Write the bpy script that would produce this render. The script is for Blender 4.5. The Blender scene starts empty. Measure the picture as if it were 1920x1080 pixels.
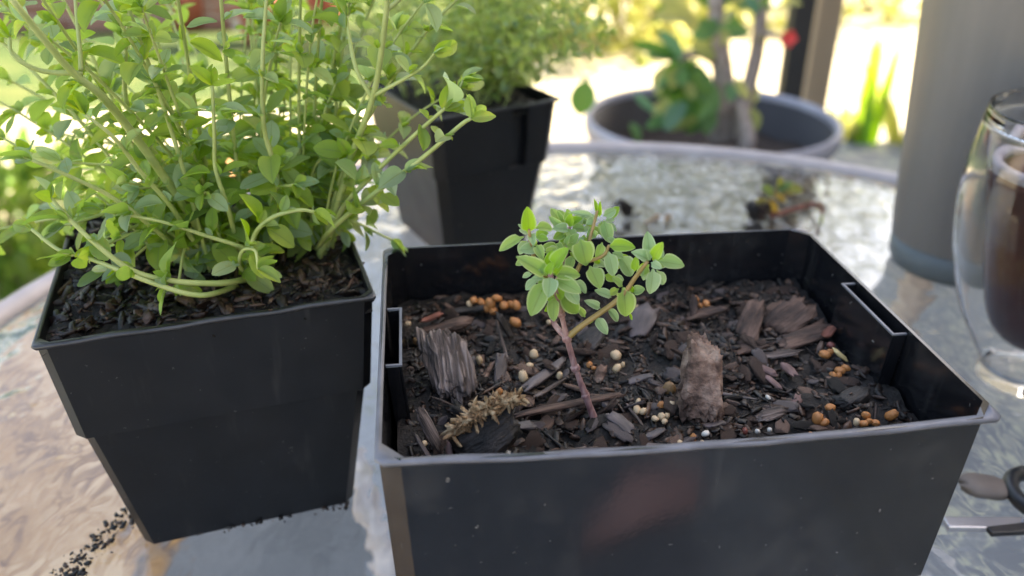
import bpy, bmesh, math, random
from math import sin, cos, tan, pi, radians, sqrt
from mathutils import Vector, Matrix, noise

random.seed(7)
SC = bpy.context.scene
COL = SC.collection

# ------------------------------------------------------------------ camera, sky, sun, exposure
CAMZ, PITCH, FPX = 0.2225, radians(27.53), 1600.0
cd = bpy.data.cameras.new('camera')
cam = bpy.data.objects.new('camera', cd); COL.objects.link(cam)
cam.location = (0, 0, CAMZ); cam.rotation_euler = (pi / 2 - PITCH, 0, 0)
cd.sensor_width = 36; cd.lens = 30.0; cd.clip_start = 0.01; cd.clip_end = 400
cd.dof.use_dof = True; cd.dof.focus_distance = 0.243; cd.dof.aperture_fstop = 9.0
SC.camera = cam

SUN_EL, SUN_AZ = radians(36), radians(68)          # azimuth clockwise from +Y (away from the camera)
w = bpy.data.worlds.new('World'); SC.world = w; w.use_nodes = True
nt = w.node_tree; nt.nodes.clear()
sk = nt.nodes.new('ShaderNodeTexSky'); sk.sky_type = 'NISHITA'; sk.sun_disc = False
sk.air_density = 1.0; sk.dust_density = 3.0; sk.ozone_density = 1.0
sk.sun_elevation = SUN_EL; sk.sun_rotation = SUN_AZ
bg = nt.nodes.new('ShaderNodeBackground'); bg.inputs[1].default_value = 0.12
ou = nt.nodes.new('ShaderNodeOutputWorld')
nt.links.new(sk.outputs[0], bg.inputs[0]); nt.links.new(bg.outputs[0], ou.inputs[0])
sl = bpy.data.lights.new('sun', 'SUN'); sl.energy = 4.5; sl.angle = radians(0.53); sl.color = (1, .93, .82)
so = bpy.data.objects.new('sun', sl); COL.objects.link(so)
S = Vector((cos(SUN_EL) * sin(SUN_AZ), cos(SUN_EL) * cos(SUN_AZ), sin(SUN_EL)))
so.rotation_euler = S.to_track_quat('Z', 'Y').to_euler(); so.location = (3, 3, 5)
SC.view_settings.view_transform = 'Standard'; SC.view_settings.look = 'None'
SC.view_settings.gamma = 1; SC.view_settings.use_curve_mapping = False
SC.view_settings.exposure = 2.62
SC.view_settings.use_white_balance = True; SC.view_settings.white_balance_temperature = 7900
SC.render.engine = 'CYCLES'
SC.cycles.use_denoising = True
SC.cycles.max_bounces = 10; SC.cycles.transmission_bounces = 8; SC.cycles.transparent_max_bounces = 12
SC.cycles.sample_clamp_indirect = 6

# ------------------------------------------------------------------ measuring helpers
RX, RD, RF = Vector((1, 0, 0)), Vector((0, -sin(PITCH), -cos(PITCH))), Vector((0, cos(PITCH), -sin(PITCH)))
CO = Vector((0, 0, CAMZ))
def ray(u, v): return RX * ((u - 960) / FPX) + RD * ((v - 540) / FPX) + RF
def at(u, v, y):
    d = ray(u, v); return CO + d * (y / d.y)
def atz(u, v, z):
    d = ray(u, v); return CO + d * ((z - CAMZ) / d.z)
def depth(p): return (Vector(p) - CO).dot(RF)
def proj(p):
    q = Vector(p) - CO; k = q.dot(RF); return 960 + FPX * q.dot(RX) / k, 540 + FPX * q.dot(RD) / k
def inframe(p, m=40):
    if depth(p) <= 0: return False
    u, v = proj(p); return -m < u < 1920 + m and -m < v < 1080 + m

# ------------------------------------------------------------------ object helpers
def prop(o, label=None, cat=None, group=None, kind=None):
    if label: o['label'] = label
    if cat: o['category'] = cat
    if group: o['group'] = group
    if kind: o['kind'] = kind
    return o
def thing(name, label, cat, loc=(0, 0, 0), group=None):
    o = bpy.data.objects.new(name, None); COL.objects.link(o); o.location = loc
    o.empty_display_size = .02
    return prop(o, label, cat, group)
def link(name, mesh, parent=None, M=None):
    """link a mesh as an object; M is a world matrix"""
    o = bpy.data.objects.new(name, mesh); COL.objects.link(o)
    M = M or Matrix()
    if parent is not None:
        o.parent = parent
        q, off = parent, Vector()
        while q is not None: off += q.location; q = q.parent
        M = Matrix.Translation(-off) @ M
    o.matrix_basis = M
    return o

class MB:
    """collects verts and faces for one mesh"""
    def __init__(s): s.v = []; s.f = []; s.uv = None
    def add(s, verts, faces, M=None):
        n = len(s.v)
        s.v += [tuple(M @ Vector(p)) for p in verts] if M else [tuple(p) for p in verts]
        s.f += [tuple(i + n for i in f) for f in faces]
    def mesh(s, name, mat=None, smooth=True):
        m = bpy.data.meshes.new(name); m.from_pydata(s.v, [], s.f); m.update()
        if mat: m.materials.append(mat)
        if smooth: m.polygons.foreach_set('use_smooth', [True] * len(m.polygons))
        return m
def recalc(m):
    b = bmesh.new(); b.from_mesh(m); bmesh.ops.recalc_face_normals(b, faces=b.faces); b.to_mesh(m); b.free(); return m

def catmull(P, n=6):
    P = [Vector(p) for p in P]
    if len(P) < 3: return [P[0].lerp(P[1], i / n) for i in range(n + 1)]
    Q = [P[0] * 2 - P[1]] + P + [P[-1] * 2 - P[-2]]; out = []
    for i in range(1, len(Q) - 2):
        a, b, c, d = Q[i - 1:i + 3]
        for k in range(n):
            t = k / n
            out.append(.5 * ((2 * b) + (c - a) * t + (2 * a - 5 * b + 4 * c - d) * t * t + (3 * b - a - 3 * c + d) * t ** 3))
    out.append(P[-1]); return out
def tube(mb, P, r0, r1, sides=6, cap=True, wob=0):
    n = len(P); V = []; F = []; up = Vector((.3, .5, .8))
    for i, p in enumerate(P):
        t = (P[min(i + 1, n - 1)] - P[max(i - 1, 0)]).normalized()
        a = t.cross(up)
        if a.length < .05: a = t.cross(Vector((1, 0, 0)))
        a.normalize(); b = t.cross(a); r = r0 + (r1 - r0) * i / (n - 1)
        if wob: r *= 1 + wob * noise.noise(p * 400)
        for k in range(sides):
            A = 2 * pi * k / sides; V.append(p + a * cos(A) * r + b * sin(A) * r)
    for i in range(n - 1):
        for k in range(sides):
            q = (k + 1) % sides; F.append((i * sides + k, i * sides + q, (i + 1) * sides + q, (i + 1) * sides + k))
    if cap: F += [tuple(range(sides))[::-1], tuple(range((n - 1) * sides, n * sides))]
    mb.add(V, F)
def lathe(mb, prof, seg=48, c=(0, 0, 0)):
    V = []; F = []; n = len(prof)
    for r, z in prof:
        for k in range(seg):
            A = 2 * pi * k / seg; V.append((c[0] + r * cos(A), c[1] + r * sin(A), c[2] + z))
    for i in range(n - 1):
        for k in range(seg):
            q = (k + 1) % seg; F.append((i * seg + k, i * seg + q, (i + 1) * seg + q, (i + 1) * seg + k))
    if prof[0][0] > 1e-5: F.append(tuple(range(seg))[::-1])
    if prof[-1][0] > 1e-5: F.append(tuple(range((n - 1) * seg, n * seg)))
    mb.add(V, F)
def box(mb, x0, x1, y0, y1, z0, z1, M=None):
    mb.add([(x0, y0, z0), (x1, y0, z0), (x1, y1, z0), (x0, y1, z0), (x0, y0, z1), (x1, y0, z1), (x1, y1, z1), (x0, y1, z1)],
           [(0, 3, 2, 1), (4, 5, 6, 7), (0, 1, 5, 4), (1, 2, 6, 5), (2, 3, 7, 6), (3, 0, 4, 7)], M)
def frame(p, d, n):
    """matrix with Y along d, Z towards n"""
    y = Vector(d).normalized(); x = y.cross(Vector(n))
    if x.length < 1e-4: x = y.cross(Vector((.3, .2, 1)))
    x.normalize(); z = x.cross(y)
    return Matrix(((x.x, y.x, z.x, p[0]), (x.y, y.y, z.y, p[1]), (x.z, y.z, z.z, p[2]), (0, 0, 0, 1)))
def scl(x, y, z): return Matrix.Diagonal((x, y, z, 1))

# ------------------------------------------------------------------ materials
def ramp(nt, fac, cols, pos=None, interp='LINEAR'):
    r = nt.nodes.new('ShaderNodeValToRGB'); e = r.color_ramp.elements; r.color_ramp.interpolation = interp
    pos = pos or [i / (len(cols) - 1) for i in range(len(cols))]
    while len(e) < len(cols): e.new(.5)
    for i, c in enumerate(cols): e[i].position = pos[i]; e[i].color = (*c, 1)
    nt.links.new(fac, r.inputs[0]); return r.outputs[0]
def noise_node(nt, scale, detail=4, rough=.55, stretch=None, coord='Object', dist=0):
    tc = nt.nodes.new('ShaderNodeTexCoord'); out = tc.outputs[coord]
    if stretch:
        mp = nt.nodes.new('ShaderNodeMapping'); mp.inputs['Scale'].default_value = stretch
        nt.links.new(out, mp.inputs[0]); out = mp.outputs[0]
    n = nt.nodes.new('ShaderNodeTexNoise'); n.inputs['Scale'].default_value = scale
    n.inputs['Detail'].default_value = detail; n.inputs['Roughness'].default_value = rough; n.inputs['Distortion'].default_value = dist
    nt.links.new(out, n.inputs['Vector']); return n.outputs[0]
def mathn(nt, op, a, b=None):
    n = nt.nodes.new('ShaderNodeMath'); n.operation = op
    for i, x in enumerate((a, b)):
        if x is None: continue
        if hasattr(x, 'is_linked'): nt.links.new(x, n.inputs[i])
        else: n.inputs[i].default_value = x
    return n.outputs[0]
def mat(name, cols, rough=.6, scale=200, pos=None, stretch=None, bump=0, bscale=None, bdist=.001, spec=.5, rough2=None, metal=0, coat=0, per_object=False, detail=4):
    m = bpy.data.materials.new(name); m.use_nodes = True; nt = m.node_tree; p = nt.nodes['Principled BSDF']
    p.inputs['Roughness'].default_value = rough; p.inputs['Specular IOR Level'].default_value = spec
    p.inputs['Metallic'].default_value = metal; p.inputs['Coat Weight'].default_value = coat
    fac = noise_node(nt, scale, detail=detail, stretch=stretch)
    if per_object:
        oi = nt.nodes.new('ShaderNodeObjectInfo'); ge = nt.nodes.new('ShaderNodeNewGeometry')
        r = mathn(nt, 'FRACT', mathn(nt, 'ADD', oi.outputs['Random'], ge.outputs['Random Per Island']))
        fac = mathn(nt, 'ADD', mathn(nt, 'MULTIPLY', fac, .5), mathn(nt, 'MULTIPLY', r, .5))
    if pos is None:
        lo, hi = (.2, .8) if per_object else (.34, .66)
        pos = [lo + (hi - lo) * i / (len(cols) - 1) for i in range(len(cols))]
    nt.links.new(ramp(nt, fac, cols, pos), p.inputs['Base Color'])
    if rough2 is not None:
        f2 = noise_node(nt, scale * .6); mr = nt.nodes.new('ShaderNodeMapRange')
        mr.inputs[1].default_value = .35; mr.inputs[2].default_value = .65; mr.inputs[3].default_value = rough; mr.inputs[4].default_value = rough2
        nt.links.new(f2, mr.inputs[0]); nt.links.new(mr.outputs[0], p.inputs['Roughness'])
    if bump:
        b = nt.nodes.new('ShaderNodeBump'); b.inputs['Strength'].default_value = bump; b.inputs['Distance'].default_value = bdist
        nt.links.new(noise_node(nt, bscale or scale, stretch=stretch, detail=5), b.inputs['Height']); nt.links.new(b.outputs[0], p.inputs['Normal'])
    return m
def leaf_mat(name, cols, back, trans=.45, rough=.42, edge=None, spec=.5, tsat=1.25, tval=2.1):
    """leaf: glossy top, paler matt underside, light passing through; colours vary per leaf"""
    m = bpy.data.materials.new(name); m.use_nodes = True; nt = m.node_tree; p = nt.nodes['Principled BSDF']; out = nt.nodes['Material Output']
    oi = nt.nodes.new('ShaderNodeObjectInfo'); ge = nt.nodes.new('ShaderNodeNewGeometry')
    r = mathn(nt, 'FRACT', mathn(nt, 'ADD', oi.outputs['Random'], ge.outputs['Random Per Island']))
    c0 = ramp(nt, r, cols)
    uv = nt.nodes.new('ShaderNodeUVMap'); sx = nt.nodes.new('ShaderNodeSeparateXYZ'); nt.links.new(uv.outputs[0], sx.inputs[0])
    ax = mathn(nt, 'ABSOLUTE', mathn(nt, 'SUBTRACT', sx.outputs[0], .5))       # 0 at the midrib, .5 at the margin
    def mix(fac, a, b):
        n = nt.nodes.new('ShaderNodeMix'); n.data_type = 'RGBA'
        for i, x in ((0, fac), (6, a), (7, b)):
            if hasattr(x, 'is_linked'): nt.links.new(x, n.inputs[i])
            elif i == 0: n.inputs[i].default_value = x
            else: n.inputs[i].default_value = (*x, 1)
        return n.outputs[2]
    c = mix(mathn(nt, 'MULTIPLY', mathn(nt, 'GREATER_THAN', noise_node(nt, 260, detail=2), .6), .3), c0, (.30, .30, .10))
    rib = mathn(nt, 'LESS_THAN', ax, .03)
    c = mix(mathn(nt, 'MULTIPLY', rib, .45), c, (.16, .24, .07))
    if edge:
        c = mix(mathn(nt, 'MULTIPLY', mathn(nt, 'GREATER_THAN', ax, .41), .7), c, edge)  # pale margin carries the rim light on the leaf hairs in its colour
    c = mix(mathn(nt, 'MULTIPLY', ge.outputs['Backfacing'], .6), c, back)
    nt.links.new(c, p.inputs['Base Color']); p.inputs['Roughness'].default_value = rough; p.inputs['Specular IOR Level'].default_value = spec
    b = nt.nodes.new('ShaderNodeBump'); b.inputs['Strength'].default_value = .25; b.inputs['Distance'].default_value = .0004
    nt.links.new(noise_node(nt, 900), b.inputs['Height']); nt.links.new(b.outputs[0], p.inputs['Normal'])
    tr = nt.nodes.new('ShaderNodeBsdfTranslucent')
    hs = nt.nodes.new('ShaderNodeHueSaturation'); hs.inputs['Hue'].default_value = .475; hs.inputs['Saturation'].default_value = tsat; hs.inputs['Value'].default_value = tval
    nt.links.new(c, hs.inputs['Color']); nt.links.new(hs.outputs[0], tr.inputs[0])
    ms = nt.nodes.new('ShaderNodeMixShader'); ms.inputs[0].default_value = trans
    nt.links.new(p.outputs[0], ms.inputs[1]); nt.links.new(tr.outputs[0], ms.inputs[2]); nt.links.new(ms.outputs[0], out.inputs[0])
    return m
def glass_mat(name, tint=(1, 1, 1), rough=0, bump=0, bscale=40, stretch=None, bdist=.002, ior=1.5):
    m = bpy.data.materials.new(name); m.use_nodes = True; nt = m.node_tree; p = nt.nodes['Principled BSDF']
    p.inputs['Base Color'].default_value = (*tint, 1); p.inputs['Transmission Weight'].default_value = 1
    p.inputs['Roughness'].default_value = rough; p.inputs['IOR'].default_value = ior
    if bump:
        b = nt.nodes.new('ShaderNodeBump'); b.inputs['Strength'].default_value = bump; b.inputs['Distance'].default_value = bdist
        nt.links.new(noise_node(nt, bscale, detail=1.6, stretch=stretch, dist=.25), b.inputs['Height']); nt.links.new(b.outputs[0], p.inputs['Normal'])
    return m

M = dict(
    pot=mat('black_plastic', [(.0075, .0075, .009), (.011, .011, .013)], .12, 60, spec=.8, rough2=.22, bump=.05, bscale=500, bdist=.0005),
    pot_matte=mat('matte_black_plastic', [(.009, .009, .0105), (.013, .013, .015)], .3, 60, spec=.4, rough2=.42, bump=.05, bscale=500, bdist=.0005),
    rim=mat('black_plastic_rim_sheen', [(.10, .10, .12), (.17, .17, .2)], .35, 90, rough2=.5),  # pale scuffed rim, with the sky sheen also put into its colour
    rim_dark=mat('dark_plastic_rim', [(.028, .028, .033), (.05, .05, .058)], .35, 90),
    soil=mat('dark_soil', [(.0025, .0013, .001), (.007, .004, .0028), (.014, .0085, .006)], .75, 500, bump=.7, bscale=700, bdist=.002),
    flake=mat('bark_fines', [(.0025, .0014, .001), (.008, .0045, .003), (.024, .011, .0065), (.075, .037, .023), (.22, .13, .092)], .45, 500, pos=[.15, .4, .58, .72, .9], per_object=True, bump=.5, bscale=900),
    bark_grey=mat('grey_fibrous_bark', [(.02, .0135, .011), (.11, .078, .068), (.34, .265, .24)], .8, 620, stretch=(1, .07, 1), bump=1, bscale=600, bdist=.003),
    bark_brown=mat('brown_bark', [(.018, .0085, .006), (.07, .036, .025), (.15, .085, .062)], .75, 300, stretch=(1, .25, 1), bump=.8, bscale=500, bdist=.002),
    bark_warm=mat('warm_bark', [(.06, .03, .02), (.20, .115, .085), (.40, .27, .21)], .85, 170, bump=.7, bscale=520, bdist=.003),
    bark_dark=mat('charcoal_bark', [(.005, .0035, .003), (.018, .0135, .012), (.05, .04, .038)], .6, 260, stretch=(1, .3, 1), bump=.8, bscale=500, bdist=.002),
    bark_red=mat('reddish_bark', [(.09, .026, .015), (.26, .08, .05), (.36, .15, .1)], .75, 300, stretch=(1, .3, 1), bump=.7, bscale=500),
    bark_pink=mat('pinkish_bark', [(.1, .05, .045), (.24, .14, .13)], .7, 300, stretch=(1, .3, 1), bump=.7, bscale=500),
    bark_lav=mat('smooth_grey_bark', [(.035, .026, .026), (.115, .088, .09)], .5, 220, stretch=(1, .3, 1), bump=.5, bscale=400),
    bark_tan=mat('tan_fibre', [(.14, .07, .03), (.34, .2, .1), (.5, .36, .22)], .8, 400, bump=.8, bscale=600),
    straw=mat('pale_straw', [(.4, .27, .1), (.62, .5, .26)], .6, 300, stretch=(1, .2, 1)),
    pel_cream=mat('cream_pellet', [(.42, .26, .14), (.68, .52, .34)], .4, 260, bump=.2, bscale=400),
    pel_orange=mat('orange_pellet', [(.34, .11, .03), (.58, .25, .08)], .35, 260, bump=.3, bscale=400),
    pel_tan=mat('tan_pellet', [(.16, .08, .03), (.3, .17, .07)], .42, 260, bump=.3, bscale=400),
    pel_white=mat('white_pellet', [(.55, .5, .44), (.78, .74, .68)], .45, 260, bump=.2, bscale=400),
    pel_red=mat('dull_red_pellet', [(.12, .03, .025), (.26, .08, .06)], .45, 260),
    leaf_s=leaf_mat('seedling_leaf', [(.17, .30, .085), (.26, .40, .12), (.21, .35, .15)], (.24, .35, .14), .42, .45, (.40, .48, .26)),
    leaf_y=leaf_mat('young_seedling_leaf', [(.17, .35, .045), (.23, .41, .06)], (.22, .36, .08), .45, .42, (.33, .47, .18)),
    leaf_b=leaf_mat('bluish_seedling_leaf', [(.23, .36, .18), (.29, .41, .23)], (.25, .35, .2), .3, .45, (.40, .48, .32)),
    leaf_l=leaf_mat('thyme_leaf', [(.12, .20, .07), (.22, .34, .07), (.28, .40, .085), (.24, .34, .20), (.32, .41, .31), (.30, .39, .12), (.20, .33, .065), (.32, .41, .12)], (.2, .31, .11), .58, .45),
    leaf_k=leaf_mat('back_thyme_leaf', [(.15, .23, .08), (.24, .34, .11), (.31, .39, .15), (.18, .28, .19)], (.26, .35, .15), .55, .45),
    stem_red=mat('woody_red_stem', [(.17, .075, .075), (.33, .18, .17), (.42, .28, .26)], .5, 500, stretch=(1, 1, .3), bump=.3, bscale=600),
    stem_tan=mat('tan_stem', [(.24, .17, .05), (.34, .22, .09)], .5, 300),
    stem_green=mat('pale_green_stem', [(.31, .37, .11), (.43, .48, .19)], .45, 120),
    steel=mat('brushed_grey_steel', [(.20, .183, .175), (.265, .243, .23)], .5, 40, stretch=(1, 1, .05), metal=.4),
    steel_base=mat('blue_reflection_steel', [(.12, .14, .15), (.15, .165, .17)], .45, 40),
    black_handle=mat('black_handle', [(.012, .012, .014), (.022, .022, .026)], .35, 100),
    blade=mat('steel_blade', [(.45, .44, .48), (.55, .54, .57)], .3, 60, metal=.8),
    rim_table=mat('powder_coated_rim', [(.40, .345, .34), (.47, .41, .40)], .4, 60),
    planter=mat('blue_glazed_planter', [(.022, .02, .022), (.038, .034, .036)], .6, 8, bump=.1, bscale=40),
    planter_rim=mat('grey_planter_rim', [(.27, .26, .31), (.36, .35, .4)], .4, 14),
    psoil=mat('brown_potting_soil', [(.02, .012, .009), (.06, .04, .03)], .9, 60, bump=.6, bscale=90, bdist=.01),
    eup_stem=mat('grey_brown_thorny_stem', [(.22, .165, .145), (.38, .31, .28)], .8, 60, bump=.6, bscale=90, bdist=.004),
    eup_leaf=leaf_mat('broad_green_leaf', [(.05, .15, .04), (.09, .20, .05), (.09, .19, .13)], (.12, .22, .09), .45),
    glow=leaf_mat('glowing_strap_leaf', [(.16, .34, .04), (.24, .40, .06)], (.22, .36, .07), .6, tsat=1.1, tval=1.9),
    flower=mat('red_bract', [(.6, .03, .03), (.75, .06, .05)], .5, 30),
    post_black=mat('black_steel_post', [(.012, .011, .012), (.02, .018, .018)], .5, 10),
    post_tan=mat('tan_timber_post', [(.27, .19, .12), (.38, .28, .19)], .7, 12, stretch=(1, 1, .08), bump=.3, bscale=30),
    wall=mat('warm_render', [(.34, .29, .24), (.42, .37, .31)], .9, 3, bump=.3, bscale=60, bdist=.004),
    brick=mat('red_brick', [(.20, .085, .06), (.32, .16, .12)], .9, 8, bump=.5, bscale=60, bdist=.004, per_object=True),
    coping=mat('pale_coping', [(.42, .37, .34), (.54, .49, .45)], .8, 6, bump=.3, bscale=50),
    terra=mat('terracotta', [(.22, .05, .03), (.36, .11, .07)], .8, 6, bump=.2, bscale=40),
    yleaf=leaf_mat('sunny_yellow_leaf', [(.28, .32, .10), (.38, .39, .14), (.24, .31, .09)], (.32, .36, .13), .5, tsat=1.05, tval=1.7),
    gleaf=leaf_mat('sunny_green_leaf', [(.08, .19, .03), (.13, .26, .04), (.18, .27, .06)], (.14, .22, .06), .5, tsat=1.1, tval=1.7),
    lump_brown=mat('brown_lump', [(.15, .11, .09), (.2, .155, .13)], .6, 60),
    drink=mat('dark_red_drink', [(.10, .032, .028), (.13, .042, .036)], .5, 20, spec=.25),
    froth=mat('pale_froth', [(.42, .38, .42), (.56, .52, .56)], .6, 300, bump=.5, bscale=600),
    dead=mat('dead_leaf_brown', [(.012, .009, .008), (.03, .022, .018)], .6, 200),
    dry=leaf_mat('drying_leaf', [(.16, .24, .07), (.34, .25, .08), (.13, .22, .08)], (.3, .28, .1), .4),
)
def dusty(m, lo, hi, scale, amt, stretch=None):
    nt = m.node_tree; p = nt.nodes['Principled BSDF']; src = p.inputs['Base Color'].links[0].from_socket
    mr = nt.nodes.new('ShaderNodeMapRange'); mr.inputs[1].default_value = lo; mr.inputs[2].default_value = hi; mr.inputs[4].default_value = amt
    nt.links.new(noise_node(nt, scale, detail=3, rough=.6, stretch=stretch), mr.inputs[0])
    mx = nt.nodes.new('ShaderNodeMix'); mx.data_type = 'RGBA'; mx.inputs[7].default_value = (.3, .27, .25, 1)
    nt.links.new(mr.outputs[0], mx.inputs[0]); nt.links.new(src, mx.inputs[6]); nt.links.new(mx.outputs[2], p.inputs['Base Color'])
dusty(M['pot_matte'], .70, .76, 420, .4); dusty(M['pot_matte'], .60, .82, 150, .07, (1, 1, .12)); dusty(M['pot'], .70, .76, 420, .55); dusty(M['pot'], .55, .85, 38, .13); dusty(M['pot'], .60, .82, 150, .09, (1, 1, .12))
M['tglass'] = glass_mat('rippled_table_glass', (.97, .985, .99), .03, .28, 60, (1, .62, 1), .003)
M['clear'] = glass_mat('clear_glass', (1, 1, 1), 0, ior=1.36)

def floor_mat():
    """sandy flagstone on the left, grey to its right, pale mottling beyond"""
    m = bpy.data.materials.new('patio_paving'); m.use_nodes = True; nt = m.node_tree; p = nt.nodes['Principled BSDF']
    p.inputs['Roughness'].default_value = .85
    a = ramp(nt, noise_node(nt, 7, detail=6), [(.14, .062, .018), (.32, .18, .07), (.44, .30, .165)], [.36, .5, .62])
    b = ramp(nt, noise_node(nt, 9, detail=6), [(.10, .105, .11), (.15, .155, .16)], [.35, .65])
    c = ramp(nt, noise_node(nt, 24, detail=3), [(.20, .20, .21), (.27, .265, .26), (.46, .43, .33)], [.4, .54, .62])  # pale yellow mottling stands in for bright spots in the table glass
    tc = nt.nodes.new('ShaderNodeTexCoord'); sx = nt.nodes.new('ShaderNodeSeparateXYZ'); nt.links.new(tc.outputs['Object'], sx.inputs[0])
    def mixc(f, x, y):
        n = nt.nodes.new('ShaderNodeMix'); n.data_type = 'RGBA'; nt.links.new(f, n.inputs[0]); nt.links.new(x, n.inputs[6]); nt.links.new(y, n.inputs[7]); return n.outputs[2]
    f1 = mathn(nt, 'MULTIPLY', mathn(nt, 'ADD', sx.outputs[0], .56), 12.0); f1n = nt.nodes.new('ShaderNodeClamp'); nt.links.new(f1, f1n.inputs[0]); f1 = f1n.outputs[0]
    f2 = mathn(nt, 'GREATER_THAN', sx.outputs[0], .42)
    nt.links.new(mixc(f2, mixc(f1, a, b), c), p.inputs['Base Color'])
    bm_ = nt.nodes.new('ShaderNodeBump'); bm_.inputs['Strength'].default_value = .4; bm_.inputs['Distance'].default_value = .004
    nt.links.new(noise_node(nt, 60), bm_.inputs['Height']); nt.links.new(bm_.outputs[0], p.inputs['Normal'])
    return m

# ================================================================== LARGE STRUCTURE
GZ = -.72
def sheet(name, x0, x1, y0, y1, z, m):
    mb = MB(); mb.add([(x0, y0, z), (x1, y0, z), (x1, y1, z), (x0, y1, z)], [(0, 1, 2, 3)])
    return prop(link(name, mb.mesh(name, m, False)), kind='structure')
sheet('garden_ground', -60, 60, -40, 120, GZ, mat('pale_sandy_ground', [(.34, .30, .20), (.48, .43, .31), (.56, .52, .40)], .9, 2.2, bump=.4, bscale=60, bdist=.01))
sheet('lawn', -14, .1, 3.35, 12, GZ + .004, mat('mown_lawn', [(.03, .065, .012), (.06, .10, .02), (.11, .13, .035)], .9, 6, bump=.6, bscale=80, bdist=.02))
sheet('patio_floor', -1.05, 2.2, -2.5, 2.95, GZ + .004, floor_mat())

# rendered wall added out of view; its end throws the patio into shade
hw = thing('shade_wall', 'unseen warm rendered wall added beside the patio to shade the table', 'wall', (2.0, .0, GZ))
mb = MB(); box(mb, 2.0, 2.2, -4.2, 3.2, GZ, 2.35); link('wall_panel', mb.mesh('wall_panel', M['wall'], False), hw)
mb = MB(); box(mb, 1.9, 2.3, -4.3, 3.24, 2.352, 2.46); link('coping', mb.mesh('coping', M['coping'], False), hw)

def post(name, label, u, v, y, wd, m, top):
    p = at(u, v, y)
    t = thing(name, label, 'post', (p.x, y, GZ + .004))
    mb = MB(); box(mb, p.x - wd / 2, p.x + wd / 2, y, y + wd, GZ + .012, top); o = link('shaft', mb.mesh('shaft', m, False), t)
    bv = o.modifiers.new('bevel', 'BEVEL'); bv.width = .004; bv.segments = 2
    mb = MB(); box(mb, p.x - wd * .9, p.x + wd * .9, y - wd * .4, y + wd * 1.4, GZ + .004, GZ + .012); link('base_plate', mb.mesh('base_plate', m, False), t)
post('steel_post', 'dark black square post behind the blue planter', 1499, 90, 1.90, .047, M['post_black'], 1.9)
post('timber_post', 'tan timber post standing just beside the black post', 1547, 90, 2.02, .057, M['post_tan'], 1.9)

# ================================================================== TABLE
TC, TR = Vector((.068, .329, 0)), .337
tb = thing('glass_table', 'round patio table with rippled glass top and pale rim', 'table', (TC.x, TC.y, GZ + .004))
mb = MB(); lathe(mb, [(TR + .002, -.006), (TR + .002, 0)], 96, TC); link('glass_top', mb.mesh('glass_top', M['tglass'], False), tb)
mb = MB()
prof = [(TR + .0095 + .0078 * cos(a), -.002 + .0075 * sin(a)) for a in [2 * pi * k / 14 for k in range(15)]]
lathe(mb, prof, 96, TC); mb.f = [f for f in mb.f if len(f) == 4]; link('table_rim', recalc(mb.mesh('table_rim', M['rim_table'])), tb)
for k in range(4):
    a = pi / 4 + k * pi / 2
    mb = MB(); P = [TC + Vector((cos(a) * r, sin(a) * r, z)) for r, z in ((TR + .008, -.012), (TR - .02, -.1), (TR - .12, -.36), (TR - .04, -.6), (TR + .02, GZ + .006))]
    tube(mb, catmull(P, 6), .011, .011, 10); link('leg', recalc(mb.mesh('leg', M['rim_table'])), tb)

# ================================================================== POTS
def outline(W, D, ins, c, bow=0, notch=None, nd=0, seg=10):
    """chamfered rectangle, counter-clockwise from the front left; notch pushes part of the front edge inwards"""
    x, y = W / 2 - ins, D / 2 - ins; pts = []
    def fy(px): return -y - bow * (1 - (px / x) ** 2)
    xs = [-x + c + (2 * x - 2 * c) * k / seg for k in range(seg + 1)]
    if notch:
        a, b = notch; xs = sorted(xs + [a, a + .0003, b - .0003, b])
        for q in xs:
            pts.append((q, fy(q) + (nd if a + .0002 <= q <= b - .0002 else 0)))
    else: pts += [(q, fy(q)) for q in xs]
    ys = [-y + c + (2 * y - 2 * c) * k / 4 for k in range(5)]
    pts += [(x, q) for q in ys] + [(x - c - (2 * x - 2 * c) * k / 4, y) for k in range(5)] + [(-x, -q) for q in ys]
    return pts
def loft(mb, loops, cap0=True, cap1=True):
    n = len(loops[0]); V = [p for L in loops for p in L]; F = []
    for i in range(len(loops) - 1):
        for k in range(n):
            q = (k + 1) % n; F.append((i * n + k, i * n + q, (i + 1) * n + q, (i + 1) * n + k))
    if cap0: F.append(tuple(range(n))[::-1])
    if cap1: F.append(tuple(range((len(loops) - 1) * n, len(loops) * n)))
    mb.add(V, F)
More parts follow.
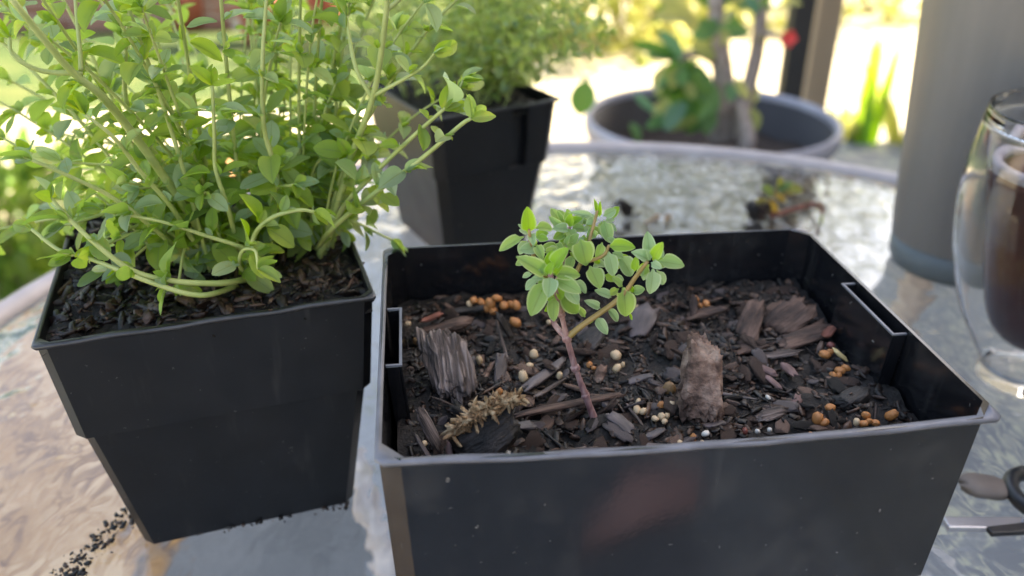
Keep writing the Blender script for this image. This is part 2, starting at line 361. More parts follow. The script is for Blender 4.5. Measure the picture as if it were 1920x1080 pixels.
def make_pot(label, FL, ang, W, D, H, prof, c, bow=0, notch=None, pockets=None, group=None, rimmat='rim', pm='pot'):
    """prof: (inset, z) from the base up to the rim"""
    d = Vector((cos(ang), sin(ang), 0)); n = Vector((-sin(ang), cos(ang), 0))
    ctr = Vector((FL[0], FL[1], 0)) + d * W / 2 + n * D / 2
    T = Matrix.Translation(ctr) @ Matrix.Rotation(ang, 4, 'Z')
    t = thing('plastic_pot', label, 'pot', ctr, group)
    th = .0011
    def L(ins, z, nd=0, out=0, cc=None, sag=0): return [(x, y, z) for x, y in outline(W, D, ins - out, c if cc is None else cc, bow, notch, nd)]
    step = prof[2][1]
    # tapered lower body
    mb = MB(); low = prof[:2]
    loft(mb, [L(i, z) for i, z in low] + [L(i + th, z) for i, z in low[::-1]][:-1] + [L(low[0][0] + th, low[0][1] + th)])
    link('body', recalc(mb.mesh('body', M[pm], False)), t, T)
    # wider collar with its step
    mb = MB(); up = prof[2:]
    nd = .005 if notch else 0
    lo = [L(low[-1][0] + .0002, step - .0004), L(up[0][0] + .0008, step, nd), L(up[0][0], step + .001, nd)] + [L(i, z, nd) for i, z in up[1:]]
    lo += [L(i + th, z, nd) for i, z in up[1:][::-1]] + [L(up[0][0] + th, step + .0012, nd), L(low[-1][0] + th, step + .0006)]
    loft(mb, lo + [lo[0]], False, False)
    link('collar', recalc(mb.mesh('collar', M[pm], False)), t, T)
    # rim flange: its outer edge is less chamfered, so it flares at the corners
    mb = MB(); i0 = up[-1][0]
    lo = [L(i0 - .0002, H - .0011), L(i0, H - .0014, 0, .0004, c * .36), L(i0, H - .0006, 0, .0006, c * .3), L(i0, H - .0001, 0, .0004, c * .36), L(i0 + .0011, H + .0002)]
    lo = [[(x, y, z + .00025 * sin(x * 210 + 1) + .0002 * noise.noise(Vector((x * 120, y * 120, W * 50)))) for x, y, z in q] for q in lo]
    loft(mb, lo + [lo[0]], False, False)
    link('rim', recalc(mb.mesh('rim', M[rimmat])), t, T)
    for side in (pockets or ()):
        mb = MB(); y0, y1 = -.0168, .0168; xi = W / 2 - i0 - th; dp = .0048; tp = H - .0016; k = .0007
        def q(x, y, z): return (side * (x - (.004 * (tp - z) / .05)), y, z)
        # three thin walls of an open-topped clip pocket on the inside of the wall
        zb = tp - .034
        def slab(xa, xb, ya, yb):
            V = [q(xa, ya, zb), q(xb, ya, zb), q(xb, yb, zb), q(xa, yb, zb), q(xa, ya, tp), q(xb, ya, tp), q(xb, yb, tp), q(xa, yb, tp)]
            mb.add(V, [(0, 3, 2, 1), (4, 5, 6, 7), (0, 1, 5, 4), (1, 2, 6, 5), (2, 3, 7, 6), (3, 0, 4, 7)])
        slab(xi - dp, xi - dp + k, y0, y1); slab(xi - dp + k + .00005, xi - .0003, y0, y0 + k); slab(xi - dp + k + .00005, xi - .0003, y1 - k, y1)
        o = link('clip_pocket', recalc(mb.mesh('clip_pocket', M['pot'], False)), t, T)
        highlight = MB(); zb, tp = tp + .00005, tp + .0005; mb_, mb = mb, highlight
        slab(xi - dp - .0001, xi - dp + k, y0 - .0001, y1 + .0001); slab(xi - dp + k + .00005, xi - .0003, y0 - .0001, y0 + k); slab(xi - dp + k + .00005, xi - .0003, y1 - k, y1 + .0001)
        link('pocket_highlight', recalc(highlight.mesh('pocket_highlight', M['rim'], False)), t, T)  # pale strip coloured as the highlight along the pocket's edge
        bv = o.modifiers.new('bevel', 'BEVEL'); bv.width = .0002; bv.segments = 2
    return t, ctr, T
PROF = [(.0145, 0.0006), (.0068, .0555), (.0062, .0555), (.0050, .0565), (.0020, .0935)]
PH = .0935
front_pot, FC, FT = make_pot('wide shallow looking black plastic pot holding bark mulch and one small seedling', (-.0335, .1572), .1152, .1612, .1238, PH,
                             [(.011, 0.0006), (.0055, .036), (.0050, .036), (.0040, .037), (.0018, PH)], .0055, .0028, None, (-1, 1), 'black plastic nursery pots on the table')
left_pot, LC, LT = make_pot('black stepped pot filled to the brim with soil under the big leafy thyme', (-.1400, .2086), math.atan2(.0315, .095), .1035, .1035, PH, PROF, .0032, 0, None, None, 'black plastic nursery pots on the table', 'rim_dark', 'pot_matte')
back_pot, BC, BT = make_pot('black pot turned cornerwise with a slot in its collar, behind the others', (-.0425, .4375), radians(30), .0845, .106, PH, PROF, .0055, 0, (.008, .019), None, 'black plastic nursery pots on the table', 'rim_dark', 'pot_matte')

# ------------------------------------------------------------------ soil
def blob(l, wd, h, seed, nu=10, nv=6, boxy=.55, rough=.22, ridge=0, fr=2.2):
    """irregular chunk: boxy ellipsoid with lumps, long axis Y"""
    V = []; F = []; r_ = random.Random(seed * 7 + 1); tp, bd, sk = r_.uniform(-.28, .28), r_.uniform(-.3, .3), r_.uniform(-.22, .22)
    if boxy > .75: tp = bd = sk = 0
    def sp(x, e): return math.copysign(abs(x) ** e, x)
    for j in range(nv + 1):
        ph = -pi / 2 + pi * j / nv
        for i in range(nu):
            a = 2 * pi * i / nu
            p = Vector((sp(cos(ph), boxy) * sp(cos(a), boxy), sp(sin(ph), boxy * .8), sp(cos(ph), boxy) * sp(sin(a), boxy)))
            k = 1 + rough * noise.noise(p * fr + Vector((seed * 7.3, seed * 3.1, 0))) + rough * .6 * noise.noise(p * fr * 2.3 + Vector((0, seed * 5.7, 0)))
            if ridge: k *= 1 + ridge * sin(p.x * 11 + p.z * 9 + 2 * noise.noise(p * 2 + Vector((seed, 0, 0))))
            e = 1 + .25 * noise.noise(Vector((a * 1.3, seed, ph)))      # ragged ends
            k *= 1 + tp * p.y + sk * p.x * p.y
            p.x += bd * (p.y * p.y - .4)
            V.append((p.x * k * wd / 2, p.y * (k if abs(p.y) < .9 else k * e) * l / 2, p.z * k * h / 2))
    for j in range(nv):
        for i in range(nu):
            q = (i + 1) % nu; F.append((j * nu + i, j * nu + q, (j + 1) * nu + q, (j + 1) * nu + i))
    F += [tuple(range(nu))[::-1], tuple(range(nv * nu, (nv + 1) * nu))]
    return V, F
def soil_h(x, y, z0, k=1): return z0 + k * (.0028 * noise.noise(Vector((x * 45, y * 45, z0 * 10))) + .0026 * noise.noise(Vector((x * 140, y * 140, 3))))
def soil(label, T, W, D, z0, nfl, nx=64, ny=50, k=1, size=(.0012, .0045), mound=0, mats=('soil', 'flake')):
    mb = MB(); V = []; F = []
    Ti = T
    for j in range(ny + 1):
        for i in range(nx + 1):
            lx, ly = (i / nx - .5) * W, (j / ny - .5) * D
            p = Ti @ Vector((lx, ly, 0))
            e = max(0, 1 - (2 * max(abs(lx) / W, abs(ly) / D)) ** 4)
            V.append((p.x, p.y, soil_h(p.x, p.y, z0, k) + mound * e + .0016 * k * noise.noise(Vector((p.x * 420, p.y * 420, 1)))))
    for j in range(ny):
        for i in range(nx):
            a = j * (nx + 1) + i; F.append((a, a + 1, a + nx + 2, a + nx + 1))
    mb.add(V, F)
    o = mb.mesh('potting_soil', M[mats[0]], True)
    n0 = len(o.polygons)
    rnd = random.Random(int(W * 1e4) + nfl)
    vs = [blob(1, .66, .36, s, 7, 4, .65, .42) for s in range(8)]
    for _ in range(nfl):
        lx, ly = (rnd.random() - .5) * W * .96, (rnd.random() - .5) * D * .96
        p = Ti @ Vector((lx, ly, 0)); e = max(0, 1 - (2 * max(abs(lx) / W, abs(ly) / D)) ** 4)
        s = size[0] + (size[1] - size[0]) * rnd.random() ** 2.6; lg = rnd.random() < .09
        a = rnd.random() * 6.28; n = Vector((rnd.gauss(0, .8), rnd.gauss(0, .8), 1))
        Mx = frame((p.x, p.y, soil_h(p.x, p.y, z0, k) + mound * e + s * .08), (cos(a), sin(a), rnd.gauss(0, .35)), n) @ scl(s * (.3 if lg else rnd.uniform(.5, 1.1)), s * (rnd.uniform(1.8, 3) if lg else rnd.uniform(.8, 1.6)), s * rnd.uniform(.5, 1))
        mb.add(*vs[rnd.randrange(8)], Mx)
    me = mb.mesh('potting_soil', M[mats[0]], True); me.materials.append(M[mats[1]])
    me.polygons.foreach_set('material_index', [0 if i < n0 else 1 for i in range(len(me.polygons))]); me.update()
    bpy.data.meshes.remove(o)
    ob = link('potting_soil', me); prop(ob, label, kind='stuff'); return ob
ZS = .0735
soil('dark potting mix with fine bark in the wide front pot', FT, .1505, .1135, ZS, 4600)
soil('dark soil under the big leafy thyme', LT, .098, .098, .0885, 2300, 44, 44, 1.2, (.0015, .0068), .0045)
soil('dark soil in the back pot', BT, .079, .1005, .0875, 500, 30, 30, .7, (.0015, .004), .003)

# ------------------------------------------------------------------ bark pieces lying in the front pot
CG = 'bark pieces lying on the soil in the front pot'
def chip(name, label, a, b, wpx, th, m, za=.0015, zb=.0015, roll=0, seed=None, nu=12, nv=9, boxy=.5, rough=.2, ridge=0, cat='bark chip', towards=.0, parent=None):
    """a, b: the two ends; za, zb: their height over the soil"""
    pa, pb = atz(a[0], a[1], ZS + za), atz(b[0], b[1], ZS + zb)
    seed = seed if seed is not None else (a[0] * 13 + b[1]) % 97
    l = (pb - pa).length; wd = wpx * depth(pa.lerp(pb, .5)) / FPX
    n = Vector((0, -towards, 1)) + Vector((roll, 0, 0))
    mb = MB(); mb.add(*blob(l, wd, wd * th, seed, nu, nv, boxy, rough, ridge))
    o = link(name, mb.mesh(name, M[m], True), parent, frame(pa.lerp(pb, .5), pb - pa, n))
    if parent is None: prop(o, label, cat, CG)
    return o
def upright(name, label, a, b, ya, yb, wpx, th, m, seed, nu=18, nv=16, **k):
    pa, pb = at(a[0], a[1], ya), at(b[0], b[1], yb); l = (pb - pa).length; wd = wpx * depth(pa.lerp(pb, .5)) / FPX
    mb = MB(); mb.add(*blob(l, wd, wd * th, seed, nu, nv, k.get('boxy', .5), k.get('rough', .2), k.get('ridge', 0), k.get('fr', 2.2)))
    return prop(link(name, mb.mesh(name, M[m], True), None, frame(pa.lerp(pb, .5), pb - pa, (0, -1, .7))), label, 'bark chip', CG)
def gz(u, v, h=0):   # y of the soil under a pixel
    return atz(u, v, ZS + h).y
y1 = gz(845, 755, .003)
upright('bark_chunk', 'large grey fibrous bark chunk leaning against the pot near the left wall', (852, 762), (834, 642), y1, y1 + .02, 76, .55, 'bark_grey', 3, 40, 26, ridge=.13, rough=.3, boxy=.6)
y1 = gz(1308, 772, .002)
upright('bark_chunk', 'brown crumbly bark chunk standing upright right of the seedling', (1306, 766), (1328, 626), y1, y1 + .012, 70, .6, 'bark_warm', 8, 34, 30, rough=.32, boxy=.55, fr=4.5)
y1 = gz(920, 850, .003)
ch = upright('bark_chunk', 'charcoal bark chunk crested with tan fibres by the front edge', (872, 858), (968, 775), y1 + .001, y1 + .008, 92, .7, 'bark_dark', 12, 22, 16, rough=.34)
rr = random.Random(5)
mb = MB()
for k in range(150):
    t = k / 149; p = at(848 + 128 * t + rr.gauss(0, 4), 812 - 62 * t - 16 * sin(t * 3.1) + rr.gauss(0, 5), y1 + .0 + .006 * t)
    s = rr.uniform(.0011, .0027)
    mb.add(*blob(s * 2.6, s * .5, s * .3, k, 6, 4, .7, .5), frame(p, (rr.gauss(0, .8), rr.gauss(0, .6), rr.uniform(.1, 1.2)), (rr.gauss(0, 1), -1, 1)))
o = bpy.data.objects.new('fibre_crest', mb.mesh('fibre_crest', M['bark_tan'])); COL.objects.link(o); o.parent = ch; o.matrix_parent_inverse = ch.matrix_basis.inverted(); o['kind'] = 'stuff'

C = [  # name, label, end, end, width px, thickness, material, za, zb
 ('bark_stick', 'long flat brown bark stick lying behind the seedling stem', (972, 778), (1162, 738), 20, .4, 'bark_brown', .003, .004),
 ('bark_stick', 'weathered grey bark stick leaning by the left pocket', (824, 838), (786, 770), 24, .6, 'bark_grey', .001, .008),
 ('bark_chip', 'ridged grey-brown bark chip at the back right, ribs across it', (1450, 622), (1512, 570), 62, .25, 'bark_brown', .002, .008),
 ('bark_chip', 'flat brown bark slab standing left of the ridged chip', (1395, 640), (1425, 565), 38, .3, 'bark_brown', .002, .009),
 ('bark_chip', 'flat dark rounded chip far behind the right branch of the seedling', (1190, 640), (1212, 582), 44, .25, 'bark_lav', .001, .006),
 ('bark_chip', 'dark flat chip right behind the fork of the seedling', (1095, 652), (1130, 612), 46, .25, 'bark_dark', .001, .004),
 ('bark_stick', 'grey flat stick slanting towards the middle, left of the stem', (988, 724), (1064, 672), 20, .4, 'bark_lav', .003, .003),
 ('bark_chip', 'lavender-grey chip standing between two sticks left of the stem', (936, 722), (940, 668), 24, .3, 'bark_lav', .001, .006),
 ('bark_stick', 'thin light brown splinter right of the fibrous chunk', (902, 722), (922, 680), 12, .6, 'bark_warm', .001, .004),
 ('bark_chip', 'reddish splinter pair lying right of the upright chunk', (1412, 682), (1452, 702), 14, .5, 'bark_pink', .002, .002),
 ('bark_chip', 'small pinkish splinter below the reddish splinters', (1438, 706), (1466, 730), 11, .5, 'bark_pink', .002, .002),
 ('bark_chip', 'short pink chip in the right half, among dark soil', (1464, 678), (1488, 702), 16, .5, 'bark_pink', .002, .003),
 ('bark_stick', 'thin grey curled sliver right of the upright chunk', (1346, 736), (1420, 750), 9, .6, 'bark_lav', .002, .002),
 ('bark_chip', 'blue-grey ribbed chip right beside the foot of the seedling', (1150, 780), (1186, 812), 24, .3, 'bark_lav', .004, .002),
 ('bark_chip', 'long grey-brown flake lying along the front edge left of centre', (988, 858), (1118, 842), 20, .35, 'bark_grey', .003, .003),
 ('bark_chip', 'smooth grey triangular flake by the front edge right of the seedling', (1196, 832), (1284, 848), 26, .2, 'bark_lav', .003, .003),
 ('bark_chip', 'small square lavender chip below the long stick', (968, 800), (1000, 796), 20, .3, 'bark_lav', .004, .003),
 ('bark_chip', 'reddish brown bark mound at the back left by the wall', (778, 628), (868, 606), 36, .6, 'bark_brown', .003, .005),
 ('bark_chip', 'red chip on top of the back left mound', (786, 604), (824, 590), 12, .6, 'bark_red', .006, .007),
 ('bark_chip', 'dark long flake under the orange pellets at the back wall', (836, 588), (920, 572), 20, .5, 'bark_dark', .003, .004),
 ('bark_stick', 'tan stick end by the front left corner', (846, 866), (840, 826), 13, .7, 'bark_pink', .001, .004),
 ('bark_chip', 'curled lavender flake touching the left front corner', (804, 858), (778, 812), 10, .5, 'bark_lav', .001, .006),
 ('bark_chip', 'coarse brown chip lying on dark soil in the right half', (1424, 782), (1474, 770), 26, .5, 'bark_grey', .002, .002),
 ('bark_chip', 'small pink chip above the coarse brown chip', (1482, 766), (1500, 744), 18, .5, 'bark_pink', .002, .003),
 ('straw', 'pale split straw by the right wall', (1566, 658), (1590, 676), 11, .5, 'straw', .006, .003),
 ('bark_chip', 'broad brown slab below the ridged chip', (1462, 648), (1552, 616), 40, .3, 'bark_brown', .002, .003),
 ('bark_chip', 'brown slab below the back right flat slab', (1372, 662), (1432, 646), 30, .35, 'bark_brown', .001, .002),
 ('bark_chip', 'grey-brown flake in front of the broad slab', (1432, 668), (1500, 656), 22, .35, 'bark_grey', .001, .002),
 ('bark_chip', 'dark bluish slab standing behind the seedling at the back wall', (962, 640), (938, 592), 20, .4, 'bark_dark', .001, .009),
 ('bark_stick', 'thin dark stalk upright left of the cream pellets', (950, 672), (930, 596), 7, .7, 'bark_grey', .001, .009),
 ('bark_chip', 'red-brown chip near the back right wall end', (1546, 632), (1562, 612), 20, .5, 'bark_red', .003, .006),
 ('bark_chip', 'dark brown flake at the back wall, right of centre', (1300, 592), (1370, 576), 24, .5, 'bark_brown', .002, .005),
 ('bark_chip', 'brown tall flake at the back wall beside an orange pellet', (1302, 596), (1300, 556), 14, .5, 'bark_brown', .002, .007),
 ('bark_chip', 'dark grey clod lying in the right corner', (1575, 760), (1620, 730), 44, .7, 'bark_dark', .002, .003),
 ('bark_chip', 'thin splinter crossing below the grey slanting stick', (1010, 740), (1064, 708), 9, .6, 'bark_grey', .002, .002),
 ('bark_chip', 'brown curled chip right of the stem above the stick', (1122, 722), (1128, 690), 18, .6, 'bark_warm', .001, .004),
 ('bark_chip', 'violet-grey chip under the end of the long stick', (1142, 768), (1134, 742), 22, .4, 'bark_lav', .002, .003),
 ('bark_stick', 'thin dark twig left of the tan pellets', (1178, 760), (1206, 800), 6, .7, 'bark_grey', .002, .002),
 ('bark_chip', 'blue-grey chip in front of the upright chunk', (1322, 800), (1362, 790), 16, .4, 'bark_lav', .002, .002),
 ('bark_chip', 'blue-grey flake beside the blue chip at the front', (1212, 822), (1242, 804), 20, .4, 'bark_lav', .002, .002),
 ('bark_chip', 'dark flake between the fibrous chunk and the stick', (878, 690), (892, 668), 18, .4, 'bark_lav', .001, .003),
 ('bark_chip', 'narrow dark flake in the middle behind the cream pellets', (1060, 690), (1092, 664), 22, .4, 'bark_dark', .001, .003),
 ('bark_chip', 'flat brown flake right of the seedling fork', (1150, 634), (1180, 612), 24, .4, 'bark_dark', .001, .003),
 ('bark_chip', 'grey flake left of the upright chunk', (1180, 716), (1226, 702), 18, .3, 'bark_lav', .001, .002),
]
for c in C:
    chip(c[0], c[1], c[2], c[3], c[4], c[5] * .8, c[6], c[7] - .0008, c[8] - .0005, roll=rr.uniform(-.5, .5), ridge=.1 if 'rib' in c[1] or 'ridged' in c[1] else 0, cat='straw' if c[0] == 'straw' else ('bark stick' if 'stick' in c[0] else 'bark chip'), rough=.36, boxy=.66, nu=14, nv=11)

# small anonymous chips, alike
rr = random.Random(21)
cm = [MB() for _ in range(6)]
for k, q in enumerate(cm): q.add(*blob(1, .42 + .06 * k, .16, k + 40, 9, 6, .6, .42))
cmats = ['bark_dark', 'bark_lav', 'bark_brown', 'bark_warm', 'bark_brown', 'bark_brown']
cme = [q.mesh('bark_flake', M[cmats[k]]) for k, q in enumerate(cm)]
for k in range(190):
    lx, ly = rr.uniform(-.066, .066), rr.uniform(-.05, .05)
    p = FT @ Vector((lx, ly, 0)); s = rr.uniform(.0035, .0085) * (1 if rr.random() < .8 else 1.5); a = rr.random() * 6.28
    o = link('bark_flake', cme[k % 6], None, frame((p.x, p.y, soil_h(p.x, p.y, ZS) + .0009), (cos(a), sin(a), rr.gauss(0, .4)), (rr.gauss(0, .45), rr.gauss(0, .45) - .2, 1)) @ scl(s, s, s))
    prop(o, 'small dark bark flake lying loose among the mulch in the front pot', 'bark flake', 'small bark flakes in the front pot')

# ------------------------------------------------------------------ slow-release pellets
pm = {}
for key in ('cream', 'orange', 'tan', 'white', 'red'):
    for v in range(3):
        mb = MB(); mb.add(*blob(2, 1.7 + .15 * v, 1.6, v * 5 + len(key), 12, 8, .95, .16, fr=1.6)); pm[key, v] = mb.mesh('pellet', M['pel_' + key])
PG = {'cream': 'cream pellet lying loose on the bark mulch in the front pot', 'orange': 'orange-brown pellet lying on the soil in the front pot',
      'tan': 'large tan brown pellet touching the upright bark chunk', 'white': 'whitish pellet lying on the soil in the front pot', 'red': 'dull dark red pellet near the front edge'}
PEL = [(888, 563, 10, 'o', 9), (903, 568, 12, 'o', 6), (919, 570, 12, 'o', 8), (932, 559, 11, 'o', 12), (945, 573, 11, 'o', 8), (957, 571, 10, 'o', 7), (968, 573, 11, 'o', 7), (925, 583, 10, 'o', 4), (880, 570, 7, 'c', 7),
       (912, 579, 9, 'o', 5), (966, 604, 12, 'o', 5), (765, 607, 7, 'c', 3), (899, 675, 10, 'c', 3), (1001, 664, 11, 'c', 3), (993, 685, 8, 'c', 3), (981, 706, 12, 'c', 4), (1049, 704, 8, 'c', 4), (1155, 666, 12, 'c', 3),
       (1157, 690, 10, 'c', 2), (1168, 684, 6, 'c', 3), (1105, 684, 7, 'o', 2), (1113, 690, 6, 'o', 2), (1255, 728, 16, 't', 3), (1197, 754, 8, 'c', 3), (1194, 768, 10, 'c', 2), (1205, 771, 9, 'c', 2), (1240, 761, 10, 'o', 2),
       (1257, 760, 11, 'c', 2), (1228, 785, 8, 'c', 2), (1240, 781, 9, 'c', 2), (1250, 780, 8, 'c', 2), (1246, 790, 7, 'c', 2), (1323, 813, 9, 'w', 2), (1300, 821, 9, 'o', 2), (1302, 838, 9, 'o', 2), (1275, 829, 7, 'c', 2),
       (936, 735, 10, 'o', 2), (882, 759, 6, 'c', 2), (795, 832, 8, 'c', 3), (953, 853, 12, 'w', 3), (1533, 785, 14, 'o', 3), (1546, 792, 11, 'o', 2), (1557, 764, 12, 'o', 3), (1672, 778, 15, 'o', 4), (1624, 779, 10, 'o', 4),
       (1619, 794, 10, 'o', 2), (1641, 793, 11, 'o', 2), (1606, 791, 9, 'c', 3), (1630, 790, 9, 'o', 3), (1547, 664, 12, 'o', 4), (1556, 660, 9, 'o', 5), (1562, 707, 12, 'o', 3), (1575, 695, 12, 'o', 3), (1586, 690, 10, 'o', 4),
       (1572, 706, 9, 'o', 3), (1555, 620, 9, 'o', 5), (1558, 647, 8, 'r', 4), (1420, 809, 7, 'w', 2), (1397, 808, 8, 'r', 2), (1411, 829, 9, 'o', 2), (1440, 745, 6, 'w', 2), (1443, 806, 6, 'w', 1), (1305, 560, 8, 'o', 9),
       (1324, 569, 9, 'o', 6), (1313, 573, 7, 'o', 5), (1196, 578, 7, 'c', 4), (1030, 604, 7, 'c', 6), (824, 697, 6, 'w', 8), (780, 640, 8, 't', 3), (1262, 836, 6, 'c', 2), (1316, 830, 6, 'c', 1), (1480, 826, 6, 'o', 2), (1520, 815, 6, 'o', 1)]
kk = dict(o='orange', c='cream', t='tan', w='white', r='red')
seen_lab = set()
for i, (u, v, r, k, h) in enumerate(PEL):
    p = atz(u, v, ZS + h * .0005 + .0006); R = r * depth(p) / FPX * .85; key = kk[k]
    o = link('pellet', pm[key, i % 3], None, Matrix.Translation(p) @ Matrix.Rotation(i * 1.7, 4, 'Z') @ Matrix.Rotation(i * .9, 4, 'X') @ scl(R, R * rr.uniform(.9, 1.15), R * rr.uniform(.85, 1)))
    col = {'o': 'orange', 'c': 'cream', 't': 'tan', 'w': 'whitish', 'r': 'dull red'}[k]
    if v < 600 and u < 990: where = 'heaped against the back wall left of the seedling'
    elif v < 600: where = 'lying by the back wall right of the seedling'
    elif u > 1500 and v > 740: where = 'in the scatter at the front right corner of the wide pot'
    elif u > 1500: where = 'lying along the right inner wall of the wide pot'
    elif u > 1380: where = 'lying near the front rim right of the upright bark chunk'
    elif u > 1180 and v < 800: where = 'between the seedling foot and the upright bark chunk'
    elif u > 1180: where = 'by the front rim in front of the upright bark chunk'
    elif u > 1080: where = 'lying just behind and right of the seedling stem'
    elif u > 970: where = 'lying left of the seedling stem'
    else: where = 'among the bark in the left part of the wide pot'
    lab = f'{col} pellet {where}'
    if lab in seen_lab:
        q = ('small' if r < 8 else 'large' if r > 11 else 'middling')
        lab2 = f'{q} {lab}'
        if lab2 in seen_lab: lab2 = f'{lab}'
        lab = lab2
    seen_lab.add(lab)
    prop(o, lab, 'pellet', 'pellets scattered on the soil in the front pot')

# ================================================================== LEAVES
def leaf_mesh(name, m, fold=.25, curl=.18, tipx=.8, nt_=7, seed=0, notch=0):
    V = []; F = []; UV = []
    for i in range(nt_ + 1):
        t = i / nt_
        hw = .5 * max(0.0, sin(pi * t ** tipx)) ** .56 if 0 < t < 1 else .0
        if t < .13: hw = max(hw * .45, .05)
        if i == nt_: hw = .05
        for j, s in enumerate((-1, -.52, 0, .52, 1)):
            x = hw * s; z = fold * abs(x) * (1 - .3 * t) - curl * t * t + .03 * sin(t * 7 + seed + s * 2) * abs(s)
            V.append((x, t, z)); UV.append((.5 + s / 2, t))
    for i in range(nt_):
        for j in range(4):
            a = i * 5 + j; F.append((a, a + 1, a + 6, a + 5))
    me = bpy.data.meshes.new(name); me.from_pydata(V, [], F); me.update(); me.materials.append(m)
    me.polygons.foreach_set('use_smooth', [True] * len(F))
    ul = me.uv_layers.new(name='UVMap')
    for lp in me.loops: ul.data[lp.index].uv = UV[lp.vertex_index]
    return me, V, F, UV
def leaf_M(p, d, n, L, W): return frame(p, d, n) @ scl(W, L, (L + W) * .5)
class LeafMass:
    """many leaves joined to one mesh"""
    def __init__(s): s.V = []; s.F = []; s.U = []
    def add(s, src, Mx):
        n = len(s.V); s.V += [tuple(Mx @ Vector(p)) for p in src[1]]; s.F += [tuple(i + n for i in f) for f in src[2]]; s.U += src[3]
    def build(s, name, m, parent, kind='stuff'):
        me = bpy.data.meshes.new(name); me.from_pydata(s.V, [], s.F); me.update(); me.materials.append(m)
        me.polygons.foreach_set('use_smooth', [True] * len(s.F)); ul = me.uv_layers.new(name='UVMap')
        for lp in me.loops: ul.data[lp.index].uv = s.U[lp.vertex_index]
        o = link(name, me, parent)
        if kind: o['kind'] = kind
        return o

# ------------------------------------------------------------------ the small seedling
SB = atz(1116, 790, ZS + .001); YS = SB.y
seed = thing('thyme_seedling', 'small bright green thyme seedling with a reddish woody stem in the wide front pot', 'seedling', SB)
def stem(name, pts, r0, r1, m, parent, sides=8, n=5, wob=0):
    mb = MB(); tube(mb, catmull(pts, n), r0, r1, sides, True, wob); return link(name, recalc(mb.mesh(name, M[m])), parent)
N1 = at(1063, 634, YS + .003)
stem('main_stem', [SB + (SB - at(1098, 742, YS + .001)) * .35, SB, at(1098, 742, YS + .001), at(1079, 690, YS + .002), N1, at(1053, 590, YS + .003), at(1046, 560, YS + .001), at(1032, 515, YS - .003)], .00115, .0006, 'stem_red', seed, 10, 5, .25)
stem('branch', [N1, at(1092, 610, YS + .003), at(1161, 560, YS + .003), at(1190, 522, YS + .002), at(1214, 490, YS + .001)], .0010, .0005, 'stem_tan', seed)
stem('branch', [N1, at(1044, 614, YS + .006), at(1036, 592, YS + .01), at(1040, 540, YS + .014), at(1062, 475, YS + .018), at(1068, 425, YS + .02)], .0009, .0005, 'stem_red', seed)
stem('branch', [at(1053, 590, YS + .003), at(1072, 530, YS + .008), at(1088, 495, YS + .01), at(1105, 450, YS + .014), at(1120, 395, YS + .018)], .0008, .0004, 'stem_tan', seed)
stem('branch', [at(1042, 545, YS + .012), at(1010, 500, YS + .008), at(996, 465, YS + .006), at(992, 430, YS + .006)], .0007, .0004, 'stem_tan', seed)
stem('branch', [at(1088, 495, YS + .01), at(1130, 480, YS + .008), at(1142, 460, YS + .008)], .0006, .0004, 'stem_tan', seed)
NV = 4
LS = {k: [leaf_mesh('leaf', M['leaf_' + k], .38 + .14 * v, .1 + .12 * v, .82 + .05 * v, 8, v) for v in range(NV)] for k in 'syb'}
